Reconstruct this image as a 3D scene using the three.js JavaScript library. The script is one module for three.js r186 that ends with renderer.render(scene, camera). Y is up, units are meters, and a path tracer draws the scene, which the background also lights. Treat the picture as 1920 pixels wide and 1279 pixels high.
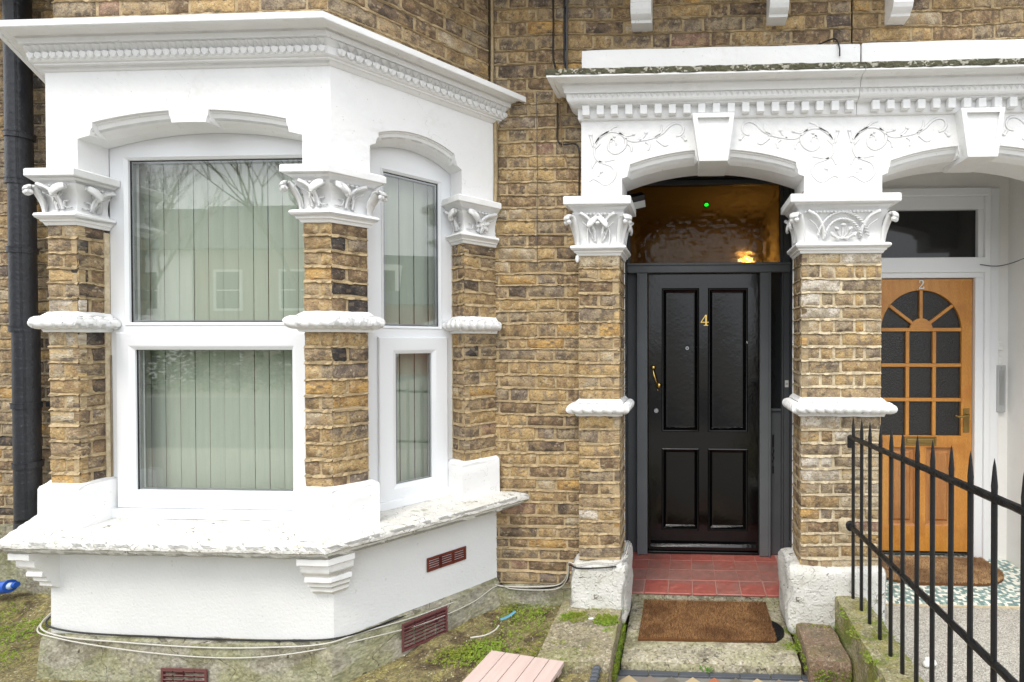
import * as THREE from 'three';
import { mergeGeometries, mergeVertices, toCreasedNormals } from 'three/addons/utils/BufferGeometryUtils.js';
import { RoundedBoxGeometry } from 'three/addons/geometries/RoundedBoxGeometry.js';
import { TextGeometry } from 'three/addons/geometries/TextGeometry.js';
import { FontLoader } from 'three/addons/loaders/FontLoader.js';

// ---------- camera, sky, sun, exposure ----------
const scene = new THREE.Scene();
const renderer = new THREE.WebGLRenderer({ antialias: true });
renderer.toneMapping = THREE.LinearToneMapping;
renderer.toneMappingExposure = 1.82;
renderer.shadowMap.enabled = true;
const FULL_W = 2486, FULL_H = 1299;                       // shifted lens: the optical axis lies right of the picture's middle
const camera = new THREE.PerspectiveCamera(2 * Math.atan(649.5 / 960) * 180 / Math.PI, FULL_W / FULL_H, 0.05, 400);
camera.position.set(0, 1.57, 2.94);
camera.rotation.order = 'YXZ';
camera.rotation.set(-0.6 * Math.PI / 180, 2.5 * Math.PI / 180, 0);
camera.setViewOffset(FULL_W, FULL_H, 0, 0, 1920, 1279);
scene.add(camera);

{ // even overcast sky, a little brighter overhead, with soft cloud structure
  const w = 512, h = 256, d = new Float32Array(w * h * 4);
  for (let j = 0; j < h; j++) for (let i = 0; i < w; i++) {
    const el = ((j + .5) / h - .5) * Math.PI, az = (i + .5) / w * 2 * Math.PI;
    const s = Math.sin(el);
    let L = s > 0 ? .74 * (1 + 1.35 * s) : .35;
    if (s > 0) L *= 1 + .07 * Math.sin(3 * az + 5 * s) + .05 * Math.sin(7 * az - 9 * s + 1.3) + .03 * Math.sin(17 * az + 23 * s);
    const o = (j * w + i) * 4;
    d[o] = L * .965; d[o + 1] = L * .995; d[o + 2] = L * 1.035; d[o + 3] = 1;
  }
  const t = new THREE.DataTexture(d, w, h, THREE.RGBAFormat, THREE.FloatType);
  t.mapping = THREE.EquirectangularReflectionMapping; t.magFilter = t.minFilter = THREE.LinearFilter; t.needsUpdate = true;
  scene.background = t; scene.environment = t;
}
const sun = new THREE.DirectionalLight(0xfff6ea, 0.9);
sun.position.set(-3.2, 11, 6.5); sun.target.position.set(-1, 1, 0);
sun.castShadow = true; sun.shadow.radius = 30; sun.shadow.mapSize.set(2048, 2048);
Object.assign(sun.shadow.camera, { left: -8, right: 8, top: 8, bottom: -8, near: .1, far: 40 });
scene.add(sun, sun.target);

// ---------- random numbers and noise ----------
function rng(seed) { let s = seed >>> 0; return () => { s = (s + 0x6D2B79F5) >>> 0; let t = s; t = Math.imul(t ^ (t >>> 15), t | 1); t ^= t + Math.imul(t ^ (t >>> 7), t | 61); return ((t ^ (t >>> 14)) >>> 0) / 4294967296; }; }
function hash(x, y, s) { let h = Math.imul(x, 374761393) + Math.imul(y, 668265263) + Math.imul(s, 1442695041) | 0; h = Math.imul(h ^ (h >>> 13), 1274126177); return ((h ^ (h >>> 16)) >>> 0) / 4294967296; }
function vn(x, y, p, s) { // value noise, period p cells
  const xi = Math.floor(x), yi = Math.floor(y), fx = x - xi, fy = y - yi, u = fx * fx * (3 - 2 * fx), v = fy * fy * (3 - 2 * fy);
  const m = a => ((a % p) + p) % p, a = hash(m(xi), m(yi), s), b = hash(m(xi + 1), m(yi), s), c = hash(m(xi), m(yi + 1), s), d = hash(m(xi + 1), m(yi + 1), s);
  return a + (b - a) * u + (c - a) * v + (a - b - c + d) * u * v;
}
function fbm(x, y, f, s, o = 4) { let r = 0, a = .5, t = 0; for (let k = 0; k < o; k++) { r += a * vn(x * f, y * f, f, s + k * 17); t += a; a *= .5; f *= 2; } return r / t; } // x,y in 0..1, tiles
const clamp = (v, a = 0, b = 1) => Math.min(b, Math.max(a, v)), lerp = (a, b, t) => a + (b - a) * t, sst = (a, b, v) => { const t = clamp((v - a) / (b - a)); return t * t * (3 - 2 * t); };
const mix3 = (a, b, t) => [lerp(a[0], b[0], t), lerp(a[1], b[1], t), lerp(a[2], b[2], t)];
function tex(w, h, fn, colour = true) {
  const d = new Uint8Array(w * h * 4);
  for (let j = 0; j < h; j++) for (let i = 0; i < w; i++) {
    const c = fn((i + .5) / w, (j + .5) / h, i, j), o = (j * w + i) * 4;
    if (colour) { d[o] = clamp(c[0], 0, 255); d[o + 1] = clamp(c[1], 0, 255); d[o + 2] = clamp(c[2], 0, 255); } else d[o] = d[o + 1] = d[o + 2] = clamp(c) * 255;
    d[o + 3] = 255;
  }
  const t = new THREE.DataTexture(d, w, h, THREE.RGBAFormat);
  t.wrapS = t.wrapT = THREE.RepeatWrapping; t.magFilter = THREE.LinearFilter; t.minFilter = THREE.LinearMipmapLinearFilter; t.generateMipmaps = true;
  if (colour) t.colorSpace = THREE.SRGBColorSpace; t.needsUpdate = true; return t;
}
const rep = (t, r, r2 = r) => { t.repeat.set(r, r2); return t; };
const std = (o) => new THREE.MeshStandardMaterial(o);
const phys = (o) => new THREE.MeshPhysicalMaterial(o);

// ---------- materials ----------
const M = {};
{
  // masonry paint: white, faintly uneven, with small chips, hairline cracks and mildew specks
  const pc = tex(512, 512, (x, y) => {
    const n = fbm(x, y, 6, 3, 5), g = fbm(x, y, 40, 9, 3), m = fbm(x, y, 9, 21, 4);
    let c = mix3([229, 230, 230], [238, 238, 237], n);
    c = mix3(c, [206, 206, 196], .25 * sst(.6, .8, m) * sst(.4, .75, g));
    if (fbm(x, y, 70, 33, 2) > .9) c = mix3(c, [186, 184, 174], .5);
    const cr = Math.abs(fbm(x, y, 5, 55, 4) - .5); if (cr < .0012 && fbm(x, y, 4, 77, 2) > .66) c = mix3(c, [170, 167, 158], .6);
    return c;
  });
  const pb = tex(512, 512, (x, y) => .5 * fbm(x, y, 24, 5, 4) + .5 * fbm(x, y, 6, 6, 3), false);
  M.paint = std({ map: rep(pc, 1.1), bumpMap: rep(pb, 1.7), bumpScale: .0035, roughness: .62 });
  // weathered sill paint: flaking, grey-green lichen, fine cracks
  const sc = tex(1024, 512, (x, y) => {
    const n = fbm(x, y, 8, 103, 5), f = fbm(x, y, 28, 109, 4), l = fbm(x, y, 12, 121, 5), st = fbm(x * 1, y * 1, 5, 131, 4);
    let c = mix3([200, 199, 193], [220, 219, 214], n);
    c = mix3(c, [176, 173, 160], .5 * sst(.6, .7, f) * sst(.45, .65, l));
    c = mix3(c, [150, 152, 124], .45 * sst(.66, .78, l) * sst(.5, .65, f));
    c = mix3(c, [196, 193, 182], .4 * sst(.55, .7, st));
    const cr = Math.abs(fbm(x, y, 9, 155, 4) - .5); if (cr < .006 && f > .45) c = mix3(c, [98, 94, 84], .75);
    if (fbm(x, y, 120, 133, 2) > .87) c = mix3(c, [120, 116, 104], .5);
    return c;
  });
  const sb = tex(512, 512, (x, y) => { const f = fbm(x, y, 20, 109, 4); return .5 * fbm(x, y, 50, 7, 3) + .5 * sst(.5, .6, f); }, false);
  M.sill = std({ map: rep(sc, .9, 1.4), bumpMap: rep(sb, 2.2), bumpScale: .005, roughness: .8 });
  M.plaster = std({ map: rep(tex(256, 256, (x, y) => { const n = fbm(x, y, 8, 13, 4); return mix3([228, 227, 224], [236, 235, 232], n); }), .8), roughness: .8, bumpMap: pb, bumpScale: .003 });
  // roughcast white apron below the sill
  const ab = tex(512, 512, (x, y) => .75 * fbm(x, y, 40, 8, 3) + .25 * fbm(x, y, 7, 18, 3), false);
  const ac = tex(512, 512, (x, y) => {
    const n = fbm(x, y, 5, 203, 5), s = fbm(x, y, 60, 204, 2); let c = mix3([214, 216, 217], [228, 229, 229], n);
    if (s > .88) c = mix3(c, [190, 190, 184], .4); return c;
  });
  M.apron = std({ map: rep(ac, .8), bumpMap: rep(ab, 2.9), bumpScale: .0016, roughness: .75 });
  // mortar
  const mb = tex(256, 256, (x, y) => .6 * fbm(x, y, 40, 45, 3) + .4 * fbm(x, y, 10, 46, 3), false);
  const mc = (a, b, k, s) => tex(256, 256, (x, y) => { const n = fbm(x, y, 6, s, 5), g = fbm(x, y, 50, s + 5, 2); let c = mix3(a, b, n); c = mix3(c, k, .45 * sst(.55, .75, fbm(x, y, 9, s + 9, 4))); return c.map(v => v + (g - .5) * 30); });
  M.mortar = std({ map: rep(mc([162, 142, 108], [182, 162, 128], [138, 120, 92], 300), 2.2), bumpMap: rep(mb, 4), bumpScale: .004, roughness: .95 });
  M.mortarDark = std({ map: rep(mc([142, 126, 100], [168, 150, 120], [106, 96, 76], 320), 2.2), bumpMap: rep(mb.clone(), 4), bumpScale: .004, roughness: .95 });
  M.mortarPale = std({ map: rep(mc([184, 168, 138], [206, 192, 164], [150, 136, 112], 340), 2.2), bumpMap: rep(mb.clone(), 4), bumpScale: .004, roughness: .95 });
  // bricks: yellow London stocks in a range of burns
  const P = [[184, 152, 98], [170, 140, 92], [164, 140, 104], [182, 166, 136], [144, 116, 82], [116, 96, 75], [128, 111, 94], [80, 72, 66], [190, 148, 80], [160, 126, 100], [150, 132, 104], [192, 182, 166]];
  const Q = [[148, 118, 74], [132, 106, 70], [130, 108, 80], [150, 130, 102], [104, 83, 60], [80, 67, 55], [90, 76, 68], [52, 47, 45], [152, 112, 60], [128, 96, 78], [110, 94, 74], [154, 140, 118]];
  const bb = [0, 1, 2].map(k => tex(192, 64, (x, y) => { const h = fbm(x, y * .34, 18, 400 + k, 3), p = fbm(x, y * .34, 36, 420 + k, 2); return .62 * h + .38 * (p > .72 ? 0 : .9) + .1 * fbm(x, y * .34, 5, 440 + k, 2); }, false));
  M.brick = P.map((p, i) => [0, 1, 2].map(k => {
    const s = 500 + i * 37 + k * 7, q = Q[i], alt = P[[10, 4, 1, 2, 5, 4, 10, 5, 1, 2, 6, 3][(i + k * 5) % 12]], r = rng(s), streak = r() < .4;
    const t = tex(160, 56, (x, y) => {
      const yy = y * .35, n = fbm(x, yy, 5, s, 5), g = fbm(x, yy, 42, s + 1, 3), b = fbm(x, yy, 7, s + 2, 4), v = fbm(x, yy, 9, s + 3, 3);
      let c = mix3(p, q, sst(.38, .7, n));
      c = mix3(c, alt, .6 * sst(.52, .66, b)); c = mix3(c, [184, 152, 98], .4 * (i < 11 && i !== 7 ? 1 : 0) * sst(.56, .68, fbm(x, yy, 4, s + 12, 4)));
      if (streak) c = mix3(c, q, .6 * sst(.5, .68, v));
      if (i < 11) c = mix3(c, [62, 54, 48], .5 * sst(.62, .76, fbm(x, yy, 5, s + 4, 5)));
      c = mix3(c, [206, 190, 158], .4 * sst(.66, .76, fbm(x, yy, 12, s + 6, 4)));
      const pit = fbm(x, yy, 46, s + 8, 2); if (pit > .76) c = mix3(c, [64, 52, 42], .5); else if (pit < .2) c = mix3(c, [214, 196, 160], .35);
      { const l = .3 * c[0] + .59 * c[1] + .11 * c[2]; c = mix3([l, l, l], c, .84); } return c.map(a => a * (.88 + .3 * g));
    });
    t.wrapS = t.wrapT = THREE.ClampToEdgeWrapping;
    return std({ map: t, bumpMap: bb[k], bumpScale: .0045, roughness: .92 });
  }));
  // uPVC, glass, blinds
  M.upvc = std({ color: 0xe6e8ea, roughness: .34, bumpMap: rep(tex(128, 128, (x, y) => fbm(x, y, 6, 71, 2), false), 1.5), bumpScale: .0006 });
  M.gasket = std({ color: 0x1c1d1f, roughness: .6 });
  M.spacer = std({ color: 0x8f9496, roughness: .4, metalness: .6 });
  M.glass = phys({ color: 0xffffff, roughness: .004, transmission: 1, thickness: 0, ior: 1.85 }); // both faces of a pane mirror, so about 9 % head-on
  const bl = tex(128, 256, (x, y) => { const n = fbm(x, y, 30, 81, 3), m = fbm(x, y, 5, 82, 3); return mix3([170, 183, 163], [186, 197, 178], .5 * n + .5 * m); });
  M.blind = phys({ map: bl, bumpMap: rep(tex(128, 128, (x, y) => fbm(x, y, 60, 83, 2), false), 3), bumpScale: .0006, roughness: .9, transmission: .12, thickness: 0 });
  M.room = std({ color: 0x9a968c, roughness: .9 });
  // doors
  const gl = tex(256, 256, (x, y) => .6 * fbm(x, y, 5, 91, 3) + .4 * fbm(x, y, 30, 92, 3), false);
  M.blackDoor = phys({ color: 0x060607, roughness: .13, bumpMap: rep(gl, 2), bumpScale: .0007 });
  M.greyPaint = std({ map: rep(tex(256, 256, (x, y) => { const n = fbm(x, y, 6, 95, 4); return mix3([76, 79, 82], [86, 89, 92], n); }), 1), roughness: .5, bumpMap: gl.clone(), bumpScale: .0014 });
  M.greyLight = std({ map: rep(tex(256, 256, (x, y) => { const n = fbm(x, y, 6, 96, 4); return mix3([98, 102, 105], [110, 114, 117], n); }), 1), roughness: .45, bumpMap: gl.clone(), bumpScale: .0014 });
  M.brass = std({ color: 0xd8b66a, metalness: 1, roughness: .2 });
  M.oldBrass = std({ map: tex(128, 128, (x, y) => mix3([120, 100, 60], [168, 140, 84], fbm(x, y, 8, 97, 4))), metalness: .85, roughness: .38 });
  M.steel = std({ color: 0xb9bcbe, metalness: 1, roughness: .28 });
  M.alu = std({ color: 0xbfc2c4, metalness: .6, roughness: .4 });
  const amb = tex(512, 256, (x, y) => { const a = fbm(x, y, 12, 141, 3), b = fbm(x + .15 * a, y, 7, 142, 3); return .55 * Math.abs(2 * b - 1) + .45 * a; }, false);
  M.amberGlass = phys({ color: 0xcdae70, roughness: .14, transmission: 1, thickness: .005, ior: 1.33 });
  M.darkGlass = phys({ color: 0x3a3c3c, roughness: .06, transmission: .75, thickness: 0, ior: 1.5 });
  M.sideGlass = phys({ color: 0x34373a, roughness: .1, transmission: .5, thickness: 0, ior: 1.5, bumpMap: amb.clone(), bumpScale: .004 });
  const ham = tex(256, 256, (x, y) => fbm(x, y, 44, 151, 2), false);
  M.obscure = phys({ color: 0x2b2a29, roughness: .32, transmission: .35, thickness: 0, ior: 1.5, bumpMap: rep(ham, 4), bumpScale: .003 });
  const wood = (a, b, k, s, fx = 3, fy = 40) => tex(512, 512, (x, y) => {
    const w = fbm(x, y, 3, s, 3), g = vn(x * fy + w * 5, y * fx, fy, s + 2) * .6 + vn(x * fy * 3 + w * 6, y * fx * 2, fy * 3, s + 3) * .4;
    let c = mix3(a, b, g); c = mix3(c, k, .5 * sst(.6, .8, fbm(x, y, 5, s + 7, 4))); return c.map(v => v * (.93 + .14 * hash(Math.floor(x * 512), Math.floor(y * 80), s)));
  });
  const wood1 = wood([204, 146, 66], [184, 120, 44], [168, 104, 36], 161), wood2 = wood([180, 126, 70], [158, 102, 50], [142, 88, 40], 171);
  M.oak = phys({ map: wood1, roughness: .42, clearcoat: .25, clearcoatRoughness: .3 });
  const w1h = wood1.clone(); w1h.center.set(.5, .5); w1h.rotation = Math.PI / 2;
  M.oakH = phys({ map: w1h, roughness: .42, clearcoat: .25, clearcoatRoughness: .3 });
  M.oakPanel = phys({ map: wood2, roughness: .45, clearcoat: .2, clearcoatRoughness: .35 });
  // ironmongery, pipes, cables
  const iron = tex(128, 128, (x, y) => fbm(x, y, 12, 181, 4), false);
  M.iron = std({ color: 0x101113, roughness: .42, bumpMap: rep(iron, 6), bumpScale: .003 });
  M.pipe = std({ map: rep(tex(256, 256, (x, y) => { const n = fbm(x, y, 8, 191, 4); let c = mix3([30, 32, 37], [44, 46, 52], n); if (fbm(x, y, 60, 192, 2) > .9) c = [90, 90, 90]; return c; }), 1.5), roughness: .4, bumpMap: iron.clone(), bumpScale: .002 });
  M.cableBlack = std({ color: 0x17171a, roughness: .5 }); M.cableWhite = std({ color: 0xbcb9b0, roughness: .55 }); M.cableBrown = std({ color: 0x7b6247, roughness: .6 }); M.cableGrey = std({ color: 0x55555a, roughness: .5 });
  // concrete, soil, moss
  const conc = (a, b, s, sp, moss) => tex(512, 512, (x, y) => {
    const n = fbm(x, y, 5, s, 5), g = fbm(x, y, 90, s + 1, 2), m = fbm(x, y, 6, s + 5, 5), p = fbm(x, y, 60, s + 8, 2);
    let c = mix3(a, b, n); c = mix3(c, [98, 92, 74], .5 * sst(.55, .75, fbm(x, y, 8, s + 11, 4)));
    if (p > .7) c = mix3(c, [204, 198, 184], sp); else if (p < .27) c = mix3(c, [70, 66, 58], sp);
    c = mix3(c, [104, 116, 44], moss * sst(.5, .68, m)); c = mix3(c, [126, 120, 56], moss * .6 * sst(.5, .7, fbm(x, y, 9, s + 13, 4)));
    const cr = Math.abs(fbm(x, y, 4, s + 17, 4) - .5); if (cr < .003) c = mix3(c, [62, 58, 48], .75);
    return c.map(v => v * (.84 + .32 * g));
  });
  const cb = tex(512, 512, (x, y) => .6 * fbm(x, y, 70, 211, 3) + .4 * fbm(x, y, 9, 212, 4), false);
  M.concrete = std({ map: rep(conc([154, 147, 126], [178, 171, 150], 221, .5, .14), 1.3), bumpMap: rep(cb, 1.6), bumpScale: .007, roughness: .95 });
  M.slab = std({ map: rep(conc([134, 125, 102], [158, 149, 126], 231, .45, .22), 1.5), bumpMap: rep(cb.clone(), 1.6), bumpScale: .007, roughness: .95 });
  M.brownSlab = std({ map: rep(conc([112, 92, 74], [150, 132, 112], 241, .3, .18), 2), bumpMap: rep(cb.clone(), 2), bumpScale: .009, roughness: .95 });
  M.kerb = std({ map: rep(conc([130, 124, 92], [158, 152, 116], 251, .35, .8), 1.6), bumpMap: rep(cb.clone(), 2), bumpScale: .012, roughness: .97 });
  M.cement = std({ map: rep(conc([136, 132, 118], [164, 160, 146], 261, .25, .2), 1.0), bumpMap: rep(cb.clone(), 1.4), bumpScale: .008, roughness: .95 });
  M.aggregate = std({ map: rep(tex(512, 512, (x, y) => { const g = fbm(x, y, 80, 271, 2), n = fbm(x, y, 6, 272, 4), k = fbm(x, y, 110, 273, 2); let c = mix3([150, 146, 136], [176, 172, 162], n); if (g > .62) c = mix3(c, [200, 196, 188], .6); else if (g < .34) c = mix3(c, [108, 104, 96], .5); return c.map(v => v * (.85 + .3 * k)); }), 2.6), bumpMap: rep(tex(256, 256, (x, y) => fbm(x, y, 40, 275, 2), false), 4), bumpScale: .006, roughness: .95 });
  M.soil = std({ map: rep(tex(512, 512, (x, y) => {
    const n = fbm(x, y, 6, 281, 5), g = fbm(x, y, 80, 282, 3), m = fbm(x, y, 8, 283, 5), l = fbm(x, y, 14, 285, 4);
    let c = mix3([108, 98, 66], [140, 130, 90], n); c = mix3(c, [84, 70, 50], .75 * sst(.48, .66, l)); c = mix3(c, [116, 122, 50], .6 * sst(.56, .7, m)); c = mix3(c, [150, 142, 84], .5 * sst(.58, .7, fbm(x, y, 12, 287, 4)));
    if (fbm(x, y, 100, 288, 2) > .8) c = [186, 180, 158]; return c.map(v => v * (.66 + .62 * g));
  }), 1.1), bumpMap: rep(cb.clone(), 2), bumpScale: .014, roughness: 1 });
  M.asphalt = std({ map: rep(tex(256, 256, (x, y) => { const g = fbm(x, y, 60, 291, 3); return mix3([62, 62, 64], [92, 91, 90], g); }), .5), roughness: .95 });
  M.paving = std({ map: rep(tex(256, 256, (x, y) => { const g = fbm(x, y, 60, 295, 3), n = fbm(x, y, 4, 296, 3); return mix3([112, 109, 102], [142, 138, 130], .5 * g + .5 * n); }), .5), roughness: .95 });
  // tiles
  const redt = (s) => tex(128, 128, (x, y) => { const n = fbm(x, y, 4, s, 5), g = fbm(x, y, 40, s + 1, 2), d = fbm(x, y, 3, s + 2, 4); let c = mix3([164, 88, 78], [176, 106, 95], n); c = mix3(c, [150, 116, 107], .75 * sst(.46, .68, d)); if (fbm(x, y, 60, s + 4, 2) > .8) c = mix3(c, [186, 140, 124], .5); return c.map(v => v * (.9 + .2 * g)); });
  M.redTile = [0, 1, 2, 3, 4].map(k => std({ map: redt(301 + 13 * k), roughness: .42, bumpMap: rep(cb.clone(), .4), bumpScale: .0012 }));
  M.grout = std({ color: 0xb08a80, roughness: .95 });
  M.pathTile = [[150, 82, 62], [178, 160, 126], [120, 110, 100], [152, 96, 70], [168, 150, 120], [104, 98, 88]].map((c, k) => std({ map: tex(64, 64, (x, y) => { const n = fbm(x, y, 6, 361 + k, 4); return c.map(v => v * (.82 + .36 * n)); }), roughness: .85 }));
  M.blueTile = std({ map: tex(64, 64, (x, y) => { const n = fbm(x, y, 6, 371, 4); return [76, 80, 86].map(v => v * (.75 + .5 * n)); }), roughness: .7 });
  M.tessera = [[226, 226, 216], [112, 140, 138], [150, 172, 166]].map(c => std({ color: new THREE.Color().setRGB(c[0] / 255, c[1] / 255, c[2] / 255, THREE.SRGBColorSpace), roughness: .5 }));
  M.terracotta = std({ map: rep(tex(64, 64, (x, y) => mix3([92, 38, 26], [116, 52, 36], fbm(x, y, 8, 381, 4))), 4), roughness: .8 });
  M.plum = std({ color: 0x6a4040, roughness: .5 });
  M.coir = std({ map: rep(tex(256, 256, (x, y) => { const g = fbm(x, y, 70, 391, 3), n = fbm(x, y, 4, 392, 4); return mix3([74, 46, 22], [112, 74, 38], .6 * g + .4 * n); }), 2), roughness: 1 });
  M.fibre = std({ color: 0xffffff, roughness: 1 });
  M.moss = phys({ color: 0xffffff, roughness: 1, transmission: .15, thickness: 0 });
  M.leaf = phys({ color: 0x5d8c2c, roughness: .7, transmission: .3, thickness: 0 });
  M.pinkBoard = std({ map: rep(tex(256, 256, (x, y) => { const g = vn(x * 40, y * 4, 40, 395), n = fbm(x, y, 6, 396, 4); return mix3([190, 168, 160], [204, 184, 176], .5 * g + .5 * n); }), 2), roughness: .8 });
  M.bluePlastic = std({ color: 0x1c55b4, roughness: .45 }); M.palePlastic = std({ color: 0xb8c8dc, roughness: .5 }); M.whitePlastic = std({ color: 0xe4e4e0, roughness: .5 }); M.blackPlastic = std({ color: 0x161618, roughness: .4 });
  M.lichen = std({ map: rep(tex(256, 128, (x, y) => { const n = fbm(x, y, 14, 398, 4), g = fbm(x, y, 40, 399, 2); let c = mix3([98, 96, 76], [66, 66, 50], n); c = mix3(c, [196, 192, 180], .85 * sst(.47, .57, n) * sst(.38, .52, g)); return c; }), 2.2, 3), roughness: .95, bumpMap: cb.clone(), bumpScale: .01 });
}
// ---------- geometry helpers ----------
const V3 = (x, y, z) => new THREE.Vector3(x, y, z), V2 = (x, y) => new THREE.Vector2(x, y);
function boxUV(g, k = 1) { // uv in metres from the dominant axis of each face's normal
  const p = g.attributes.position, n = g.attributes.normal, uv = new Float32Array(p.count * 2);
  for (let i = 0; i < p.count; i++) {
    const ax = Math.abs(n.getX(i)), ay = Math.abs(n.getY(i)), az = Math.abs(n.getZ(i)), x = p.getX(i), y = p.getY(i), z = p.getZ(i);
    const [u, v] = az >= ax && az >= ay ? [x, y] : ax >= ay ? [z + .37, y] : [x, z + .21];
    uv[2 * i] = u * k; uv[2 * i + 1] = v * k;
  }
  g.setAttribute('uv', new THREE.BufferAttribute(uv, 2)); return g;
}
function finish(tri, crease = .6) { // triangle soup -> welded, creased, uv in metres
  let g = new THREE.BufferGeometry(); g.setAttribute('position', new THREE.Float32BufferAttribute(tri, 3));
  g.computeVertexNormals(); g = toCreasedNormals(g, crease); return boxUV(g);
}
const clean = g => { const h = g.index ? g.toNonIndexed() : g; for (const k of Object.keys(h.attributes)) if (!['position', 'normal', 'uv'].includes(k)) h.deleteAttribute(k); return h; };
const merge = list => mergeGeometries(list.map(clean));
const quad = (T, a, b, c, d) => T.push(...a, ...b, ...c, ...a, ...c, ...d);
function box(x0, x1, y0, y1, z0, z1, r = 0) {
  const w = x1 - x0, h = y1 - y0, d = z1 - z0;
  const g = r ? new RoundedBoxGeometry(w, h, d, 2, Math.min(r, w / 2.01, h / 2.01, d / 2.01)) : new THREE.BoxGeometry(w, h, d);
  g.translate((x0 + x1) / 2, (y0 + y1) / 2, (z0 + z1) / 2); return boxUV(clean(g));
}
// moulding: profile [[out, y], ...] swept along a plan path [[x, z], ...] (outward side on the left hand of +x travel facing the street), mitred
function sweep(profile, path, { caps = true, crease = .5, step = 0 } = {}) {
  const N = path.length, off = [];
  const dir = (a, b) => { const dx = b[0] - a[0], dz = b[1] - a[1], l = Math.hypot(dx, dz); return [dx / l, dz / l]; };
  for (let i = 0; i < N; i++) {
    const d0 = i > 0 ? dir(path[i - 1], path[i]) : dir(path[0], path[1]), d1 = i < N - 1 ? dir(path[i], path[i + 1]) : d0;
    const n0 = [-d0[1], d0[0]], n1 = [-d1[1], d1[0]], k = 1 + n0[0] * n1[0] + n0[1] * n1[1];
    off.push([(n0[0] + n1[0]) / k, (n0[1] + n1[1]) / k]);
  }
  const pt = (i, j) => [path[i][0] + off[i][0] * profile[j][0], profile[j][1], path[i][1] + off[i][1] * profile[j][0]];
  const T = [];
  for (let i = 0; i < N - 1; i++) for (let j = 0; j < profile.length - 1; j++) {
    if (!step) { quad(T, pt(i, j), pt(i + 1, j), pt(i + 1, j + 1), pt(i, j + 1)); continue; }
    const L = Math.hypot(path[i + 1][0] - path[i][0], path[i + 1][1] - path[i][1]), m = Math.max(1, Math.round(L / step));
    for (let k = 0; k < m; k++) { const s = (q, t) => { const a = pt(i, q), b = pt(i + 1, q); return a.map((v, c) => lerp(v, b[c], t)); }; quad(T, s(j, k / m), s(j, (k + 1) / m) && s(j, (k + 1) / m), s(j + 1, (k + 1) / m), s(j + 1, k / m)); }
  }
  if (caps) for (const i of [0, N - 1]) { const sh = profile.map(p => V2(p[0], p[1])), f = THREE.ShapeUtils.triangulateShape(sh, []); for (const t of f) { const q = i ? [t[2], t[1], t[0]] : t; for (const j of q) T.push(...pt(i, j)); } }
  return finish(T, crease);
}
// concentric mitred rings of a rectangle in the XY plane: rings [[inset, z], ...]; a panel, a frame, a raised field
function rings(x0, y0, x1, y1, R, cap = true, crease = .4) {
  const T = [], q = ([i, z]) => [[x0 + i, y0 + i, z], [x1 - i, y0 + i, z], [x1 - i, y1 - i, z], [x0 + i, y1 - i, z]];
  for (let k = 0; k < R.length - 1; k++) { const a = q(R[k]), b = q(R[k + 1]); for (let s = 0; s < 4; s++) { const e = (s + 1) % 4; quad(T, a[s], a[e], b[e], b[s]); } }
  if (cap) { const a = q(R[R.length - 1]); quad(T, a[0], a[1], a[2], a[3]); }
  return finish(T, crease);
}
function extr(shape, depth, z = 0, bevel = 0, curve = 20) {
  const g = new THREE.ExtrudeGeometry(shape, { depth: depth - 2 * bevel, bevelEnabled: bevel > 0, bevelThickness: bevel, bevelSize: bevel, bevelOffset: -bevel, bevelSegments: 2, curveSegments: curve });
  g.translate(0, 0, z + bevel); return boxUV(clean(toCreasedNormals(clean(g), .3)));
}
const poly = pts => new THREE.Shape(pts.map(p => V2(p[0], p[1])));
const rectHole = (s, x0, y0, x1, y1) => { s.holes.push(new THREE.Path([V2(x0, y0), V2(x1, y0), V2(x1, y1), V2(x0, y1)])); return s; };
// tapering tube of elliptical section through points; rad(t) -> [across, out]; ref = direction the 'out' radius faces
function taper(points, rad, ref = V3(0, 0, 1), seg = 16, sides = 8) {
  const c = new THREE.CatmullRomCurve3(points), pos = [], idx = [];
  for (let i = 0; i <= seg; i++) {
    const t = i / seg, p = c.getPoint(t), tg = c.getTangent(t).normalize(), s = new THREE.Vector3().crossVectors(tg, ref); if (s.lengthSq() < 1e-6) s.set(1, 0, 0); s.normalize();
    const o = new THREE.Vector3().crossVectors(s, tg).normalize(), [a, b] = rad(t);
    for (let k = 0; k < sides; k++) { const f = k / sides * 2 * Math.PI; pos.push(p.x + s.x * a * Math.cos(f) + o.x * b * Math.sin(f), p.y + s.y * a * Math.cos(f) + o.y * b * Math.sin(f), p.z + s.z * a * Math.cos(f) + o.z * b * Math.sin(f)); }
  }
  for (let i = 0; i < seg; i++) for (let k = 0; k < sides; k++) { const a = i * sides + k, b = i * sides + (k + 1) % sides; idx.push(a, b, a + sides, b, b + sides, a + sides); }
  for (const e of [0, seg]) { const m = pos.length / 3, p = c.getPoint(e / seg); pos.push(p.x, p.y, p.z); for (let k = 0; k < sides; k++) idx.push(m, e * sides + k, e * sides + (k + 1) % sides); }
  const g = new THREE.BufferGeometry(); g.setAttribute('position', new THREE.Float32BufferAttribute(pos, 3)); g.setIndex(idx); g.computeVertexNormals(); return boxUV(clean(g));
}
const tube = (pts, r, seg = 40, sides = 7) => taper(pts.map(p => V3(...p)), () => [r, r], V3(.13, .21, 1), seg, sides);
const blob = (x, y, z, rx, ry = rx, rz = rx) => { const g = new THREE.SphereGeometry(1, 12, 9); g.scale(rx, ry, rz); g.translate(x, y, z); return boxUV(clean(g)); };
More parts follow.
